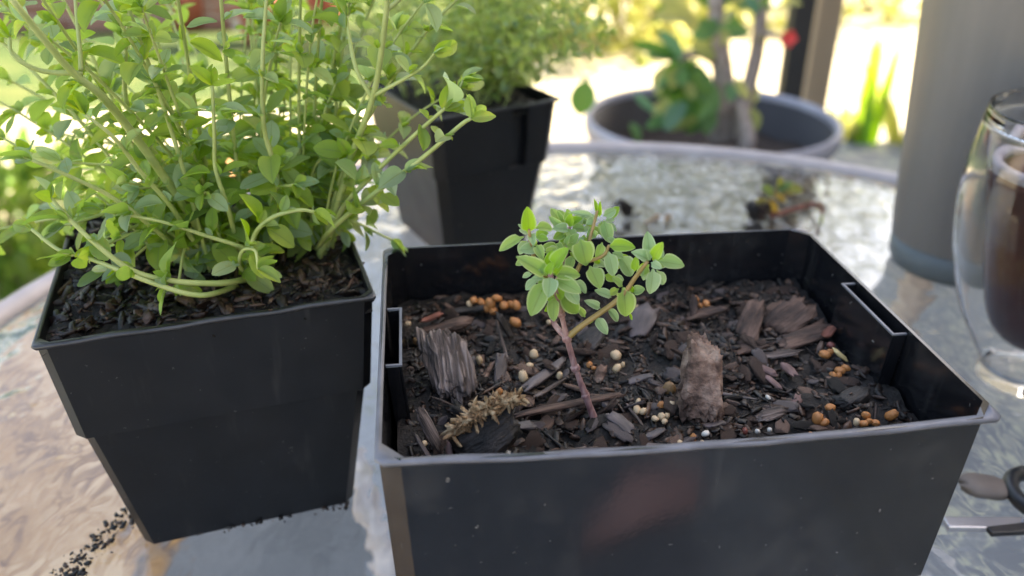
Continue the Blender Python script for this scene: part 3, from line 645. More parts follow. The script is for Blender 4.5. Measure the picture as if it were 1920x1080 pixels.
# base, tip, width in the close-up (3.857 times enlarged), kind, depth offset (mm), tip towards the camera (mm)
LV = [(275, 300, 268, 115, 112, 'y', 6, 1), (240, 325, 58, 412, 88, 's', 5, 2), (290, 300, 310, 368, 62, 'b', 5, 3), (318, 262, 455, 252, 80, 's', 9, -1), (338, 330, 415, 342, 66, 'y', 6, 1), (252, 282, 203, 232, 34, 'b', 7, 0),
      (325, 412, 226, 410, 96, 'b', 4, 2), (332, 385, 372, 468, 78, 's', 4, 3), (300, 470, 180, 525, 70, 's', 7, 1),
      (452, 548, 540, 408, 122, 'y', -2, 1), (402, 604, 222, 470, 122, 's', -2, 2), (448, 592, 640, 590, 112, 's', -2, 1), (468, 632, 655, 725, 118, 's', -3, 3), (432, 612, 420, 750, 118, 'b', -5, 4), (405, 640, 282, 890, 150, 's', -3, 4),
      (520, 710, 628, 895, 128, 's', 0, 2), (460, 755, 452, 935, 96, 's', -1, 3), (335, 640, 248, 700, 76, 'b', 1, 1), (302, 592, 226, 612, 44, 'b', 4, 0), (598, 640, 705, 722, 66, 'b', 2, 1), (535, 690, 640, 808, 106, 'b', -1, 2),
      (412, 600, 440, 515, 66, 'y', -4, 1), (470, 600, 500, 530, 54, 'y', -3, 1), (470, 690, 430, 830, 90, 's', 2, 1),
      (570, 248, 582, 160, 76, 'y', 17, 1), (540, 275, 428, 185, 62, 's', 17, 1), (522, 290, 468, 335, 74, 's', 17, 2), (590, 262, 682, 262, 72, 's', 18, 1), (560, 265, 605, 345, 84, 's', 16, 2), (525, 245, 488, 138, 44, 's', 19, -1), (600, 270, 660, 190, 60, 'b', 20, 0),
      (775, 182, 758, 62, 34, 'y', 18, 0), (788, 182, 792, 70, 30, 'y', 18, 1), (815, 172, 908, 128, 74, 'b', 18, 0), (752, 192, 578, 134, 46, 'b', 18, 1), (770, 202, 695, 218, 64, 'b', 17, 1), (818, 205, 862, 365, 100, 's', 15, 3), (800, 210, 812, 320, 62, 's', 16, 3), (700, 240, 640, 180, 50, 's', 20, -1),
      (650, 345, 690, 512, 168, 's', 9, 4), (715, 535, 795, 695, 142, 's', 5, 4), (848, 392, 1046, 392, 104, 'y', 7, 1), (850, 430, 892, 605, 106, 'b', 6, 3), (930, 455, 1035, 608, 124, 'b', 8, 2), (825, 600, 905, 640, 78, 'y', 8, 1), (895, 608, 968, 636, 42, 'b', 9, 0),
      (805, 365, 772, 480, 70, 's', 8, 2), (470, 375, 520, 415, 60, 's', 12, 1), (392, 440, 470, 408, 54, 's', 9, 1), (590, 470, 560, 560, 80, 's', 8, 2), (700, 520, 640, 470, 60, 'y', 10, 0), (760, 330, 720, 280, 70, 's', 13, 0), (900, 380, 850, 330, 60, 'b', 10, 1), (880, 440, 960, 470, 70, 'b', 8, 1),
      (1150, 485, 1138, 298, 100, 'b', 2, -1), (1142, 492, 1052, 428, 94, 'b', 1, 1), (1172, 492, 1242, 368, 92, 'y', 0, 1), (1215, 502, 1404, 522, 116, 's', 1, 1), (1172, 555, 1166, 735, 116, 'b', 0, 3), (1198, 562, 1264, 676, 72, 'b', 2, 1), (1160, 510, 1236, 552, 62, 'b', -1, 2), (1140, 530, 1100, 640, 60, 'b', 3, 1),
      (1042, 572, 1050, 476, 64, 'y', 2, 0), (958, 690, 992, 906, 146, 's', 1, 3), (1022, 716, 1114, 702, 74, 's', 2, 1), (872, 762, 766, 706, 74, 'b', 2, 1), (792, 842, 696, 786, 64, 'b', 2, 1), (838, 838, 934, 936, 64, 'b', 2, 1), (758, 900, 846, 1030, 80, 'b', 2, 2), (682, 905, 628, 826, 54, 's', 3, 0),
      (1000, 872, 1024, 926, 22, 'y', 2, 1), (1010, 670, 1030, 730, 40, 'y', 2, 1), (745, 930, 700, 955, 22, 'y', 3, 0), (905, 790, 930, 820, 30, 'y', 3, 0)]
rr = random.Random(3)
for i, (x0, y0, x1, y1_, wd, k, dz, tc) in enumerate(LV):
    yb = YS + .002 + dz * .001
    p, q = at(920 + x0 / 3.857, 360 + y0 / 3.857, yb), at(920 + x1 / 3.857, 360 + y1_ / 3.857, yb - tc * .0011)
    L = (q - p).length; W = wd / 3.857 * depth(p) / FPX
    n = (CO - p).normalized() + Vector((rr.gauss(0, .25), 0, .55 + rr.gauss(0, .2)))
    link('leaf', LS[k][i % NV][0], seed, leaf_M(p, q - p, n, L * 1.0, W * 1.0))

for (cx, cy, r, dz, n_) in ((285, 320, 90, 7, 5), (430, 600, 170, 0, 9), (560, 260, 110, 18, 9), (790, 210, 110, 18, 7), (700, 450, 170, 10, 12), (880, 480, 110, 9, 6), (1160, 520, 80, 2, 6), (960, 690, 60, 3, 4), (450, 720, 130, -1, 8), (560, 420, 150, 12, 10), (420, 620, 150, -3, 8), (640, 300, 160, 14, 10), (1160, 500, 70, 0, 4)):
    for _ in range(n_):
        a = rr.random() * 6.28; r0 = r * rr.uniform(.1, .6); yb = YS + .002 + (dz + rr.uniform(0, 5)) * .001
        p = at(920 + (cx + r0 * cos(a)) / 3.857, 360 + (cy + r0 * sin(a)) / 3.857, yb); L = rr.uniform(.0026, .0048)
        d = Vector((cos(a) + rr.gauss(0, .3), rr.gauss(-.2, .5), -sin(a) + .35 + rr.gauss(0, .3)))
        link('leaf', LS[rr.choice('ssyb')][rr.randrange(NV)][0], seed, leaf_M(p, d, (rr.gauss(0, .4), -.7, .8), L, L * .66))
for u, v, dy, r in ((1079, 690, .002, .0018), (1063, 634, .003, .0019), (1098, 742, .001, .0017), (1053, 590, .003, .0014)):
    mb = MB(); mb.add(*blob(r * 1.3, r * 1.55, r * 1.55, u, 12, 8, .95, .15)); link('stem_node', mb.mesh('stem_node', M['stem_red']), seed, frame(at(u, v, YS + dy), (-.3, 0, 1), (0, -1, 0)))

# ------------------------------------------------------------------ leafy thyme plants
def thyme(name, label, base, stems, lm, stem_mat, nparts, gap, Lr, wr, seed_, r0, tufts=.5, bare=.15):
    """stems: lists of points. Opposite leaf pairs along each stem; the nearest leaves in view are parts, the rest one mass"""
    t = thing(name, label, 'thyme plant', base); rr = random.Random(seed_)
    src = [leaf_mesh('leaf', M[lm], .12 + .14 * v, .08 + .1 * v, .88 + .07 * v, 7, v) for v in range(5)]
    allv = []
    for si, (pts, rad, dens, b0) in enumerate(stems):
        rad *= .8; P = catmull(pts, 7); mb = MB(); tube(mb, P, rad, rad * .55, 7, True); link('stem', recalc(mb.mesh('stem', M[stem_mat])), t)
        ln = [0]
        for a, b in zip(P, P[1:]): ln.append(ln[-1] + (b - a).length)
        s = ln[-1] * b0 + rr.uniform(0, gap); phi = rr.random() * 6
        while s < ln[-1]:
            i = max(k for k in range(len(P) - 1) if ln[k] <= s); f = (s - ln[i]) / max(1e-9, ln[i + 1] - ln[i]); p = P[i].lerp(P[i + 1], f); tg = (P[i + 1] - P[i]).normalized()
            a = tg.cross(Vector((.2, .3, 1)))
            if a.length < .1: a = tg.cross(Vector((0, 1, 0)))
            a.normalize(); b = tg.cross(a); k = s / ln[-1]
            size = rr.uniform(*Lr) * (1.05 - .35 * k) * (1 if rr.random() < .75 else rr.uniform(.5, .8))
            for h in (0, pi):
                if rr.random() > dens: continue
                o = a * cos(phi + h) + b * sin(phi + h)
                d = (o + tg * rr.uniform(.1, .7) + Vector((rr.gauss(0, .2), rr.gauss(0, .2), rr.gauss(-.05, .2)))).normalized()
                n = tg * .8 + Vector((rr.gauss(0, .35), rr.gauss(0, .35) - .2, .7))
                pp = p + o * rad * .8 + d * size * .12
                W = size * rr.uniform(*wr)
                allv.append((pp, d, n, size, W)); 
                if rr.random() < tufts:
                    for _ in range(2):
                        d2 = (d * .5 + tg * .9 + Vector((rr.gauss(0, .4), rr.gauss(0, .4), rr.gauss(0, .3)))).normalized(); s2 = size * rr.uniform(.35, .6)
                        allv.append((p + o * rad, d2, n + Vector((rr.gauss(0, .4), rr.gauss(0, .4), 0)), s2, s2 * rr.uniform(*wr)))
            phi += pi / 2 + rr.gauss(0, .2); s += gap * rr.uniform(.7, 1.3)
        for _ in range(4):     # growing tip
            d = (tg + Vector((rr.gauss(0, .5), rr.gauss(0, .5), rr.gauss(0, .4)))).normalized(); s2 = rr.uniform(*Lr) * .6
            allv.append((P[-1], d, Vector((rr.gauss(0, 1), rr.gauss(0, 1) - .4, .6)), s2, s2 * .5))
    key = lambda x: (0 if inframe(x[0], 0) else 1, (x[0] - CO).length / x[3])
    allv.sort(key=key); mass = LeafMass()
    for i, (p, d, n, L, W) in enumerate(allv):
        s = src[rr.randrange(5)]
        if i < nparts: link('leaf', s[0], t, leaf_M(p, d, n, L, W))
        else: mass.add(s, leaf_M(p, d, n, L, W))
    if mass.V: mass.build('foliage', M[lm], t)
    print(name, 'leaves', len(allv))
    return t

LB = atz(440, 520, .0895)
ZL = .0915
st = []
def H(pts, rad=.0013, dens=.9, b0=.2): st.append(([p if isinstance(p, Vector) else at(*p) for p in pts], rad, dens, b0))
def soilp(u, v): p = atz(u, v, ZL); p.z -= .004; return p
# stems one can follow in the photograph
H([soilp(430, 500), (300, 320, .252), (200, 190, .238), (130, 130, .232), (15, -10, .225)], .0019, .35, .45)
H([(155, 138, .2345), (90, 135, .232), (50, 122, .230), (22, 100, .23), (18, 70, .232)], .0010, .1, .5)
H([(152, 132, .2345), (150, 95, .236), (143, 20, .24), (140, -30, .243)], .0009, .7, .4)
H([soilp(590, 480), (640, 360, .275), (660, 290, .272), (700, 180, .262), (722, 40, .256), (728, -40, .254)], .0017, .45, .3)
H([(697, 183, .2625), (668, 130, .264), (654, 65, .268), (650, 30, .27)], .0010, .55, .5)
H([(700, 180, .262), (740, 158, .258), (790, 128, .256), (815, 100, .254)], .0009, .9, .3)
H([(724, 20, .256), (760, -10, .26), (800, -40, .26)], .0009, .9, .3)
H([soilp(600, 470), (640, 395, .268), (692, 335, .262), (770, 260, .257), (832, 205, .252)], .0013, .8, .45)
H([soilp(585, 460), (620, 432, .262), (690, 372, .258), (790, 298, .252), (862, 236, .246), (884, 222, .245)], .0013, .75, .4)
H([(832, 205, .252), (850, 190, .252), (868, 150, .254)], .0008, .9, .1)
H([soilp(500, 492), (440, 528, .243), (385, 531, .236), (320, 526, .232), (250, 508, .229), (185, 462, .228), (130, 410, .23), (95, 372, .232)], .0014, .6, .45)
H([soilp(480, 500), (410, 548, .237), (360, 552, .231), (290, 532, .229), (220, 505, .228), (160, 482, .229), (110, 468, .231), (60, 430, .236)], .0012, .6, .4)
H([soilp(500, 500), (474, 490, .246), (478, 440, .242), (510, 408, .241), (560, 394, .242), (592, 398, .244)], .0012, .85, .5)
H([soilp(470, 500), (450, 500, .243), (455, 470, .236), (478, 470, .234), (484, 505, .232)], .0009, .9, .3)
H([soilp(520, 485), (470, 470, .25), (380, 440, .242), (300, 415, .238), (190, 395, .236)], .0010, .75, .4)
H([soilp(455, 500), (430, 400, .25), (405, 320, .247), (402, 250, .246), (398, 160, .247)], .0011, .8, .35)
H([soilp(500, 490), (520, 350, .262), (495, 240, .256), (492, 120, .254), (500, -10, .256)], .0012, .8, .3)
H([soilp(400, 500), (330, 400, .245), (270, 330, .238), (215, 260, .232), (160, 215, .23)], .0011, .8, .35)
H([soilp(390, 505), (290, 430, .242), (210, 370, .235), (140, 335, .231), (60, 300, .228)], .0011, .8, .35)
H([soilp(480, 490), (300, 300, .268), (240, 200, .262), (236, 90, .262), (250, -20, .265)], .0012, .75, .35)
rr = random.Random(11)
cl = atz(450, 490, ZL)
for k in range(60):
    a = rr.random() * 2 * pi; rb = .03 * sqrt(rr.random()); b = Vector((cl.x + rb * cos(a), cl.y + .012 + rb * sin(a), ZL - .003))
    a2 = a + rr.gauss(0, .5); sp = rr.uniform(.02, .095); h = rr.uniform(.06, .14)
    if sin(a2) < -.3: sp *= .5
    e = b + Vector((cos(a2) * sp * 1.1, sin(a2) * sp, h))
    if sin(a2) < -.25 and rr.random() < .55: continue
    if cos(a2) > .2: sp *= .62
    e = b + Vector((cos(a2) * sp * 1.1, sin(a2) * sp, h))
    m1 = b + Vector((cos(a2) * sp * .25, sin(a2) * sp * .25, h * .4)); m2 = b + Vector((cos(a2) * sp * .7, sin(a2) * sp * .7, h * .78))
    st.append(([b, m1, m2, e], rr.uniform(.0007, .001), .95, .15))
for k in range(44):
    a = rr.random() * 2 * pi; rb = .026 * sqrt(rr.random()); b = Vector((cl.x + rb * cos(a), cl.y + .012 + rb * sin(a), ZL - .003))
    a2 = a + rr.gauss(0, .5); sp = rr.uniform(.03, .065) * (.5 if cos(a2) > .0 else 1.1) * (.6 if sin(a2) < -.3 else 1); h = rr.uniform(.006, .045)
    e = b + Vector((cos(a2) * sp * 1.15, sin(a2) * sp, h)); m1 = b + Vector((cos(a2) * sp * .4, sin(a2) * sp * .4, h * .5 + .012))
    st.append(([b, m1, e], .0009, .95, .15))
thyme('thyme_plant', 'big leafy green thyme spilling over the stepped black pot', LB, st, 'leaf_l', 'stem_green', 300, .0105, (.0088, .0145), (.52, .72), 4, .0013, .75)

sb = []
rr = random.Random(17)
BCz = .089
for k in range(46):
    a = rr.random() * 2 * pi; rb = .033 * sqrt(rr.random()); b = Vector((BC.x + rb * cos(a), BC.y + rb * sin(a), BCz))
    a2 = a + rr.gauss(0, .6); sp = rr.uniform(.01, .07); h = rr.uniform(.03, .12)
    e = b + Vector((cos(a2) * sp, sin(a2) * sp, h)); m1 = b + Vector((cos(a2) * sp * .3, sin(a2) * sp * .3, h * .45))
    sb.append(([b, m1, e], .0007, .95, .1))
for k in range(16):
    b = Vector((BC.x + rr.uniform(-.005, .03), BC.y + rr.uniform(-.03, .02), BCz)); e = b + Vector((rr.uniform(.025, .075), rr.uniform(-.03, .02), rr.uniform(.02, .11)))
    sb.append(([b, b.lerp(e, .45) + Vector((0, 0, .02)), e], .0007, .95, .1))
for p in ([(980, 160), (1040, 110), (1090, 70), (1120, 40)], [(960, 150), (1010, 80), (1050, 20), (1075, -20)], [(940, 150), (1000, 110), (1060, 95), (1115, 100)], [(900, 160), (930, 80), (970, 20), (985, -30)]):
    sb.append(([at(u, v, .475) for u, v in p], .0007, .95, .1))
thyme('thyme_plant', 'dense fine leaved thyme growing in the back pot, out of focus', Vector((BC.x, BC.y, BCz)), sb, 'leaf_k', 'stem_green', 220, .008, (.007, .0105), (.5, .7), 9, .0007, .6)

# ================================================================== TABLEWARE AND DEBRIS
# grey tumbler
tp = Vector((.262, .4565, 0))
tum = thing('tumbler', 'tall grey metal tumbler, blue table reflection coloured into its foot, right of the pots', 'tumbler', tp)
mb = MB(); lathe(mb, [(.0372, .018), (.0385, .03), (.049, .175), (.0495, .1775), (.0485, .179), (.0475, .1775), (.046, .165)], 64, tp)
mb.f = [f for f in mb.f if len(f) == 4]
link('body', recalc(mb.mesh('body', M['steel'])), tum)
mb = MB(); lathe(mb, [(.031, .0005), (.0345, .0015), (.0365, .006), (.0371, .0178)], 64, tp); link('foot', recalc(mb.mesh('foot', M['steel_base'])), tum)  # foot tinted blue-grey to carry the table's reflection in its colour
mb = MB(); lathe(mb, [(.046, .166), (.046, .186), (.03, .19), (.0, .19)], 48, tp); link('lid', recalc(mb.mesh('lid', M['steel_base'])), tum)

# double walled glass with a dark drink
gp = Vector((.237, .335, 0))
gl = thing('drinking_glass', 'double walled clear glass with a dark drink at the right edge', 'glass', gp)
outer = [(.0, .0003), (.017, .0006), (.0182, .003), (.0187, .009), (.024, .018), (.034, .037), (.0415, .0613), (.0445, .0817), (.0445, .1), (.0432, .1117), (.0415, .125), (.0411, .1262), (.0407, .1266)]
inner = [(.0402, .1262), (.0385, .119), (.0357, .104), (.0325, .09), (.0285, .07), (.0245, .05), (.018, .03), (.008, .021), (.0, .0195)]
def smooth_prof(P): return [(max(0, q.x), q.z) for q in catmull([(r, 0, z) for r, z in P], 4)]
mb = MB(); lathe(mb, smooth_prof(outer) + smooth_prof(inner), 80, gp); link('outer_wall', recalc(mb.mesh('outer_wall', M['clear'])), gl)
go = [(.0, .004), (.012, .0045), (.0165, .009), (.0225, .0188), (.0325, .0378), (.0399, .0618), (.0428, .0818), (.0428, .1), (.0416, .1115), (.0404, .12)]
gi = [(.0398, .1195), (.0372, .104), (.0340, .0895), (.030, .0695), (.026, .0495), (.0192, .029), (.009, .0195), (.0, .018)]
mb = MB(); lathe(mb, (smooth_prof(go) + smooth_prof(gi))[::-1], 80, gp); me = recalc(mb.mesh('inner_wall', M['clear'])); me.flip_normals(); link('inner_wall', me, gl)
dr = thing('drink', 'dark red-brown drink with a pale froth ring in the double walled glass', 'drink', gp + Vector((0, 0, .0195)))
mb = MB(); lathe(mb, smooth_prof([(.0, .0190), (.0083, .0205), (.0184, .0296), (.0249, .0497), (.0289, .0698), (.0329, .0899), (.0352, .1005)]) + [(.0, .1007)], 64, gp); link('liquid', recalc(mb.mesh('liquid', M['drink'])), dr)
mb = MB(); pr = [(.0349, .1008), (.0352, .1035), (.0345, .105), (.0315, .1045), (.030, .1009)]
lathe(mb, pr + [pr[0]], 64, gp); mb.f = [f for f in mb.f if len(f) == 4]; link('froth_ring', recalc(mb.mesh('froth_ring', M['froth'])), dr)

# scissors partly hidden behind the wide pot
sp = W0 = atz(1900, 960, .003)
sc = thing('scissors', 'scissors with dark looped handles lying on the glass behind the wide pot', 'scissors', (sp.x, sp.y, .0005))
def bar(name, a, b, wd, z0, z1, m, taper=1):
    a, b = Vector(a), Vector(b); d = (b - a).normalized(); s = Vector((-d.y, d.x, 0)) * wd / 2; mb = MB(); s2 = s * taper
    V = [a - s, b - s2, b + s2, a + s]; mb.add([(p.x, p.y, z0) for p in V] + [(p.x, p.y, z1) for p in V], [(0, 3, 2, 1), (4, 5, 6, 7), (0, 1, 5, 4), (1, 2, 6, 5), (2, 3, 7, 6), (3, 0, 4, 7)])
    o = link(name, mb.mesh(name, M[m], False), sc); bv = o.modifiers.new('bevel', 'BEVEL'); bv.width = .0005; bv.segments = 2; return o
p0, p1 = atz(1772, 982, .002), atz(1912, 984, .002)
bar('blade', (p1.x + .004, p1.y, 0), (p0.x, p0.y, 0), .0062, .0006, .0031, 'blade', .9)
bar('blade', (p1.x + .004, p1.y - .004, 0), (p0.x + .012, p0.y - .0066, 0), .005, .0033, .0055, 'black_handle', .7)
for cx, cy, rx, ry in ((p1.x + .0165, p1.y + .0135, .0115, .0135), (p1.x + .0285, p1.y - .0125, .0145, .0105)):
    mb = MB(); tube(mb, [Vector((cx + rx * cos(a), cy + ry * sin(a), .0036)) for a in [2 * pi * k / 28 for k in range(29)]], .0030, .0030, 10, False)
    link('handle_loop', recalc(mb.mesh('handle_loop', M['black_handle'])), sc)
mb = MB(); lathe(mb, [(.0022, .0032), (.0022, .0062), (.0016, .0066)], 16, (p1.x + .002, p1.y - .001, 0)); link('pivot', recalc(mb.mesh('pivot', M['blade'])), sc)
pp = atz(1846, 912, .003)
mb = MB(); mb.add(*blob(.0175, .0125, .006, 4, 18, 12, .8, .08)); prop(link('lump', mb.mesh('lump', M['lump_brown']), None, frame((pp.x, pp.y, .003), (1, -.25, 0), (0, 0, 1))), 'smooth flat brown pebble lying behind the scissors', 'lump')  # brown shape of unclear kind, modelled as a flat lump

# uprooted sprig lying behind the wide pot
yb = .525
sg0 = at(1425, 405, yb)
sg = thing('uprooted_sprig', 'drying uprooted sprig with a soil clod and reddish stem on the glass', 'sprig', (sg0.x, yb, .0005))
mb = MB(); mb.add(*blob(.013, .011, .011, 6, 16, 12, .8, .4, fr=3)); c0 = at(1424, 402, yb); link('soil_clod', mb.mesh('soil_clod', M['bark_brown']), sg, frame((c0.x, yb, .007), (.3, 0, 1), (0, -1, .2)))
mb = MB(); mb.add(*blob(.012, .008, .008, 9, 12, 9, .8, .5, fr=3)); c1 = at(1409, 392, yb); link('root_tip', mb.mesh('root_tip', M['dead']), sg, frame((c1.x, yb - .004, c1.z + .0005), (-.3, 0, 1), (0, -1, .2)))
stem('stem', [at(1448, 404, yb), at(1462, 401, yb), at(1490, 392, yb), at(1525, 384, yb), at(1540, 388, yb), at(1542, 400, yb)], .0021, .0014, 'bark_red', sg)
stem('stem', [at(1430, 395, yb), at(1440, 378, yb), at(1452, 362, yb), at(1462, 350, yb)], .0013, .0008, 'stem_tan', sg)
mb = MB(); tube(mb, catmull([at(1444, 405, yb), at(1452, 402, yb), at(1462, 400, yb)], 5), .0024, .0018, 8); link('stem_node', recalc(mb.mesh('stem_node', M['bark_red'])), sg)
dl = [leaf_mesh('leaf', M['dry'], .3, .4 * v, .8, 6, v) for v in range(3)]
rr = random.Random(2)
for k, (u0, v0, u1, v1) in enumerate([(1450, 365, 1430, 352), (1456, 358, 1478, 345), (1460, 352, 1500, 352), (1460, 350, 1462, 334), (1440, 380, 1418, 380), (1446, 375, 1452, 400), (1440, 382, 1432, 400), (1462, 352, 1480, 362), (1452, 364, 1470, 374), (1542, 400, 1538, 425)]):
    p, q = at(u0, v0, yb), at(u1, v1, yb - .004); L = (q - p).length * 1.15
    link('leaf', dl[k % 3][0], sg, leaf_M(p, q - p, (rr.gauss(0, .5), -1, .6), L, L * (.55 if k < 9 else .2)))
# dead curled leaf and crumbs
yd = .53
dlf = thing('dead_leaf', 'curled black dead leaf lying on the glass behind the seedling', 'dead leaf', (at(1178, 400, yd).x, yd, .0005))
mb = MB(); tube(mb, catmull([at(1150, 386, yd), at(1162, 378, yd), at(1174, 382, yd), at(1172, 398, yd), at(1186, 405, yd), at(1202, 401, yd)], 6), .0016, .0008, 6, True, .5); link('stalk', recalc(mb.mesh('stalk', M['dead'])), dlf)
for k, (u0, v0, u1, v1, wd) in enumerate([(1160, 380, 1180, 408, .008), (1172, 382, 1186, 405, .006)]):
    p, q = at(u0, v0, yd), at(u1, v1, yd - .002); me = leaf_mesh('blade', M['dead'], .7, .3, .8, 6, k)[0]; link('blade', me, dlf, leaf_M(p, q - p, (.6, -1, .4), (q - p).length, wd))
def crumbs(label, pts, n, spread, smax, mname, seed_):
    mb = MB(); rr = random.Random(seed_)
    for _ in range(n):
        k = rr.randrange(len(pts)); a = Vector(pts[k]); b = Vector(pts[min(k + 1, len(pts) - 1)]); p = a.lerp(b, rr.random()) + Vector((rr.gauss(0, spread), rr.gauss(0, spread * .8), 0))
        s = .0003 + smax * 1.9 * rr.random() ** 2.4; a = rr.random() * 6.28
        mb.add(*blob(s * rr.choice((1.1, 1.3, 1.7)), s, s * .8, rr.randrange(50), 6, 4, .7, .4), frame((p.x, p.y, s * .35 + .0003), (cos(a), sin(a), 0), (0, 0, 1)))
    prop(link('spilled_soil', mb.mesh('spilled_soil', M[mname])), label, kind='stuff')
crumbs('dark soil spilled on the glass in a trail at the foot of the stepped pot', [atz(u, v, 0) for u, v in ((268, 985), (235, 970), (205, 1000), (175, 1035), (140, 1065), (120, 1085))], 260, .003, .0008, 'flake', 3)
crumbs('soil crumbs along the front foot of the stepped pot', [atz(u, v, 0) for u, v in ((300, 1012), (420, 992), (470, 985), (540, 965), (600, 958), (640, 952))], 110, .0012, .0008, 'flake', 5)
crumbs('few light crumbs on the glass behind the wide pot', [atz(u, v, 0) for u, v in ((1190, 425), (1235, 415))], 14, .004, .003, 'bark_tan', 6)

# ================================================================== BEYOND THE TABLE
# round planter with a crown of thorns
ZP = -.2; pc0 = atz(1333, 219, ZP); PR = .5 * (1570 - 1096) * depth(pc0) / FPX
pl = thing('planter', 'wide round blue planter with a grey rim beyond the table', 'planter', (pc0.x, pc0.y, GZ + .004))
mb = MB(); cz = (pc0.x, pc0.y, 0)
lathe(mb, [(PR * .62, GZ + .004), (PR * .66, GZ + .02), (PR * .9, ZP - .12), (PR * .95, ZP - .03), (PR * .95, ZP - .012), (PR * .935, ZP - .012), (PR * .9, ZP - .12), (.0, ZP - .121)], 72, cz); link('body', recalc(mb.mesh('body', M['planter'])), pl)
mb = MB(); pr = [(PR * .955, ZP - .03), (PR * .99, ZP - .028), (PR, ZP - .012), (PR * .992, ZP), (PR * .97, ZP + .002), (PR * .942, ZP - .003), (PR * .937, ZP - .0118)]
lathe(mb, pr + [pr[0]], 72, cz); mb.f = [f for f in mb.f if len(f) == 4]; link('rim', recalc(mb.mesh('rim', M['planter_rim'])), pl)
mb = MB(); V = [(pc0.x, pc0.y, ZP - .07)]; F = []
for j in range(1, 9):
    for k in range(40):
        a = 2 * pi * k / 40; r = PR * .902 * j / 8; V.append((pc0.x + r * cos(a), pc0.y + r * sin(a), ZP - .075 + .012 * noise.noise(Vector((r * cos(a) * 14, r * sin(a) * 14, 0)))))
for k in range(40): F.append((0, 1 + k, 1 + (k + 1) % 40))
for j in range(7):
    for k in range(40): q = (k + 1) % 40; F.append((1 + j * 40 + k, 1 + (j + 1) * 40 + k, 1 + (j + 1) * 40 + q, 1 + j * 40 + q))
mb.add(V, F); prop(link('planter_soil', mb.mesh('planter_soil', M['psoil'])), 'brown soil in the round planter', kind='stuff')
PY = pc0.y
et = thing('thorny_shrub', 'leafy thorny shrub with grey stems and one red flower in the blue planter', 'shrub', (pc0.x + .02, PY, ZP - .06))
stem('stem', [at(1352, 262, PY), at(1352, 215, PY), at(1356, 150, PY), at(1346, 70, PY), at(1342, 0, PY), at(1340, -90, PY)], .024, .010, 'eup_stem', et, 10, 5, .15)
stem('stem', [at(1386, 262, PY - .02), at(1392, 205, PY - .01), at(1412, 130, PY), at(1424, 60, PY), at(1428, -60, PY)], .016, .010, 'eup_stem', et, 10, 5, .15)
stem('stem', [at(1400, 280, PY - .08), at(1402, 250, PY - .07), at(1388, 190, PY - .03)], .014, .010, 'eup_stem', et, 10, 5, .15)
stem('branch', [at(1350, 120, PY), at(1310, 100, PY - .03), at(1270, 110, PY - .05)], .009, .006, 'eup_stem', et)
stem('branch', [at(1424, 60, PY), at(1450, 66, PY - .02), at(1476, 74, PY - .04)], .006, .004, 'eup_stem', et)
EL = [leaf_mesh('leaf', M['eup_leaf'], .2 + .1 * v, .15 + .12 * v, .95 + .1 * v, 7, v) for v in range(4)]
EY = [leaf_mesh('leaf', M['yleaf'], .2 + .1 * v, .15 + .12 * v, .95 + .1 * v, 7, v) for v in range(4)]
rr = random.Random(31)
def eleaf(u0, v0, u1, v1, wpx, src, dy=0):
    p, q = at(u0, v0, PY + dy), at(u1, v1, PY + dy - .03); L = (q - p).length
    link('leaf', src[rr.randrange(4)][0], et, leaf_M(p, q - p, (rr.gauss(0, .5), -.8, .8 + rr.gauss(0, .3)), L, wpx * depth(p) / FPX))
for a in [(1270, 110, 1190, 78, 34), (1275, 112, 1215, 100, 30), (1280, 105, 1240, 60, 34), (1290, 110, 1245, 150, 44), (1300, 120, 1262, 180, 50), (1310, 120, 1300, 190, 54), (1300, 150, 1250, 215, 50), (1310, 170, 1268, 240, 48), (1318, 180, 1300, 248, 50),
          (1320, 150, 1340, 215, 46), (1290, 140, 1230, 175, 40), (1330, 200, 1325, 245, 40), (1285, 190, 1248, 235, 40), (1345, 40, 1310, 70, 40), (1345, 30, 1395, 50, 40), (1342, 20, 1320, -10, 44), (1345, 10, 1380, -20, 40), (1346, 55, 1400, 62, 34),
          (1426, 20, 1400, 0, 36), (1428, 10, 1450, -20, 36), (1305, 130, 1330, 175, 44)]: eleaf(*a[:4], a[4] * .85, EL, rr.uniform(-.08, .03))
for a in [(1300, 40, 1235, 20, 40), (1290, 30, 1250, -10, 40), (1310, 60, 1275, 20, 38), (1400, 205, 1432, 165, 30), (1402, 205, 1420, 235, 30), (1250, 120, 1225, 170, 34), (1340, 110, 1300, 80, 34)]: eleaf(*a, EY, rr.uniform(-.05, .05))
for k in range(34):
    u, v = rr.gauss(1290, 45), rr.gauss(165, 45)
    if v > 245: continue
    eleaf(u, v, u + rr.gauss(-15, 25), v + rr.uniform(10, 40), rr.uniform(16, 28), EL if rr.random() < .7 else EY, rr.uniform(-.1, .06))
for k in range(16):
    u, v = rr.gauss(1375, 50), rr.uniform(-20, 70)
    eleaf(u, v, u + rr.gauss(0, 25), v + rr.gauss(5, 20), rr.uniform(16, 26), EL if rr.random() < .6 else EY, rr.uniform(-.1, .06))
for k in range(5):
    a = k * 2 * pi / 5; p = at(1478, 72, PY - .04); o = link('petal', leaf_mesh('petal', M['flower'], .1, .1, .7, 5, k)[0], et, leaf_M(p, (cos(a), -.3, sin(a)), (0, -1, .3), .015, .014))
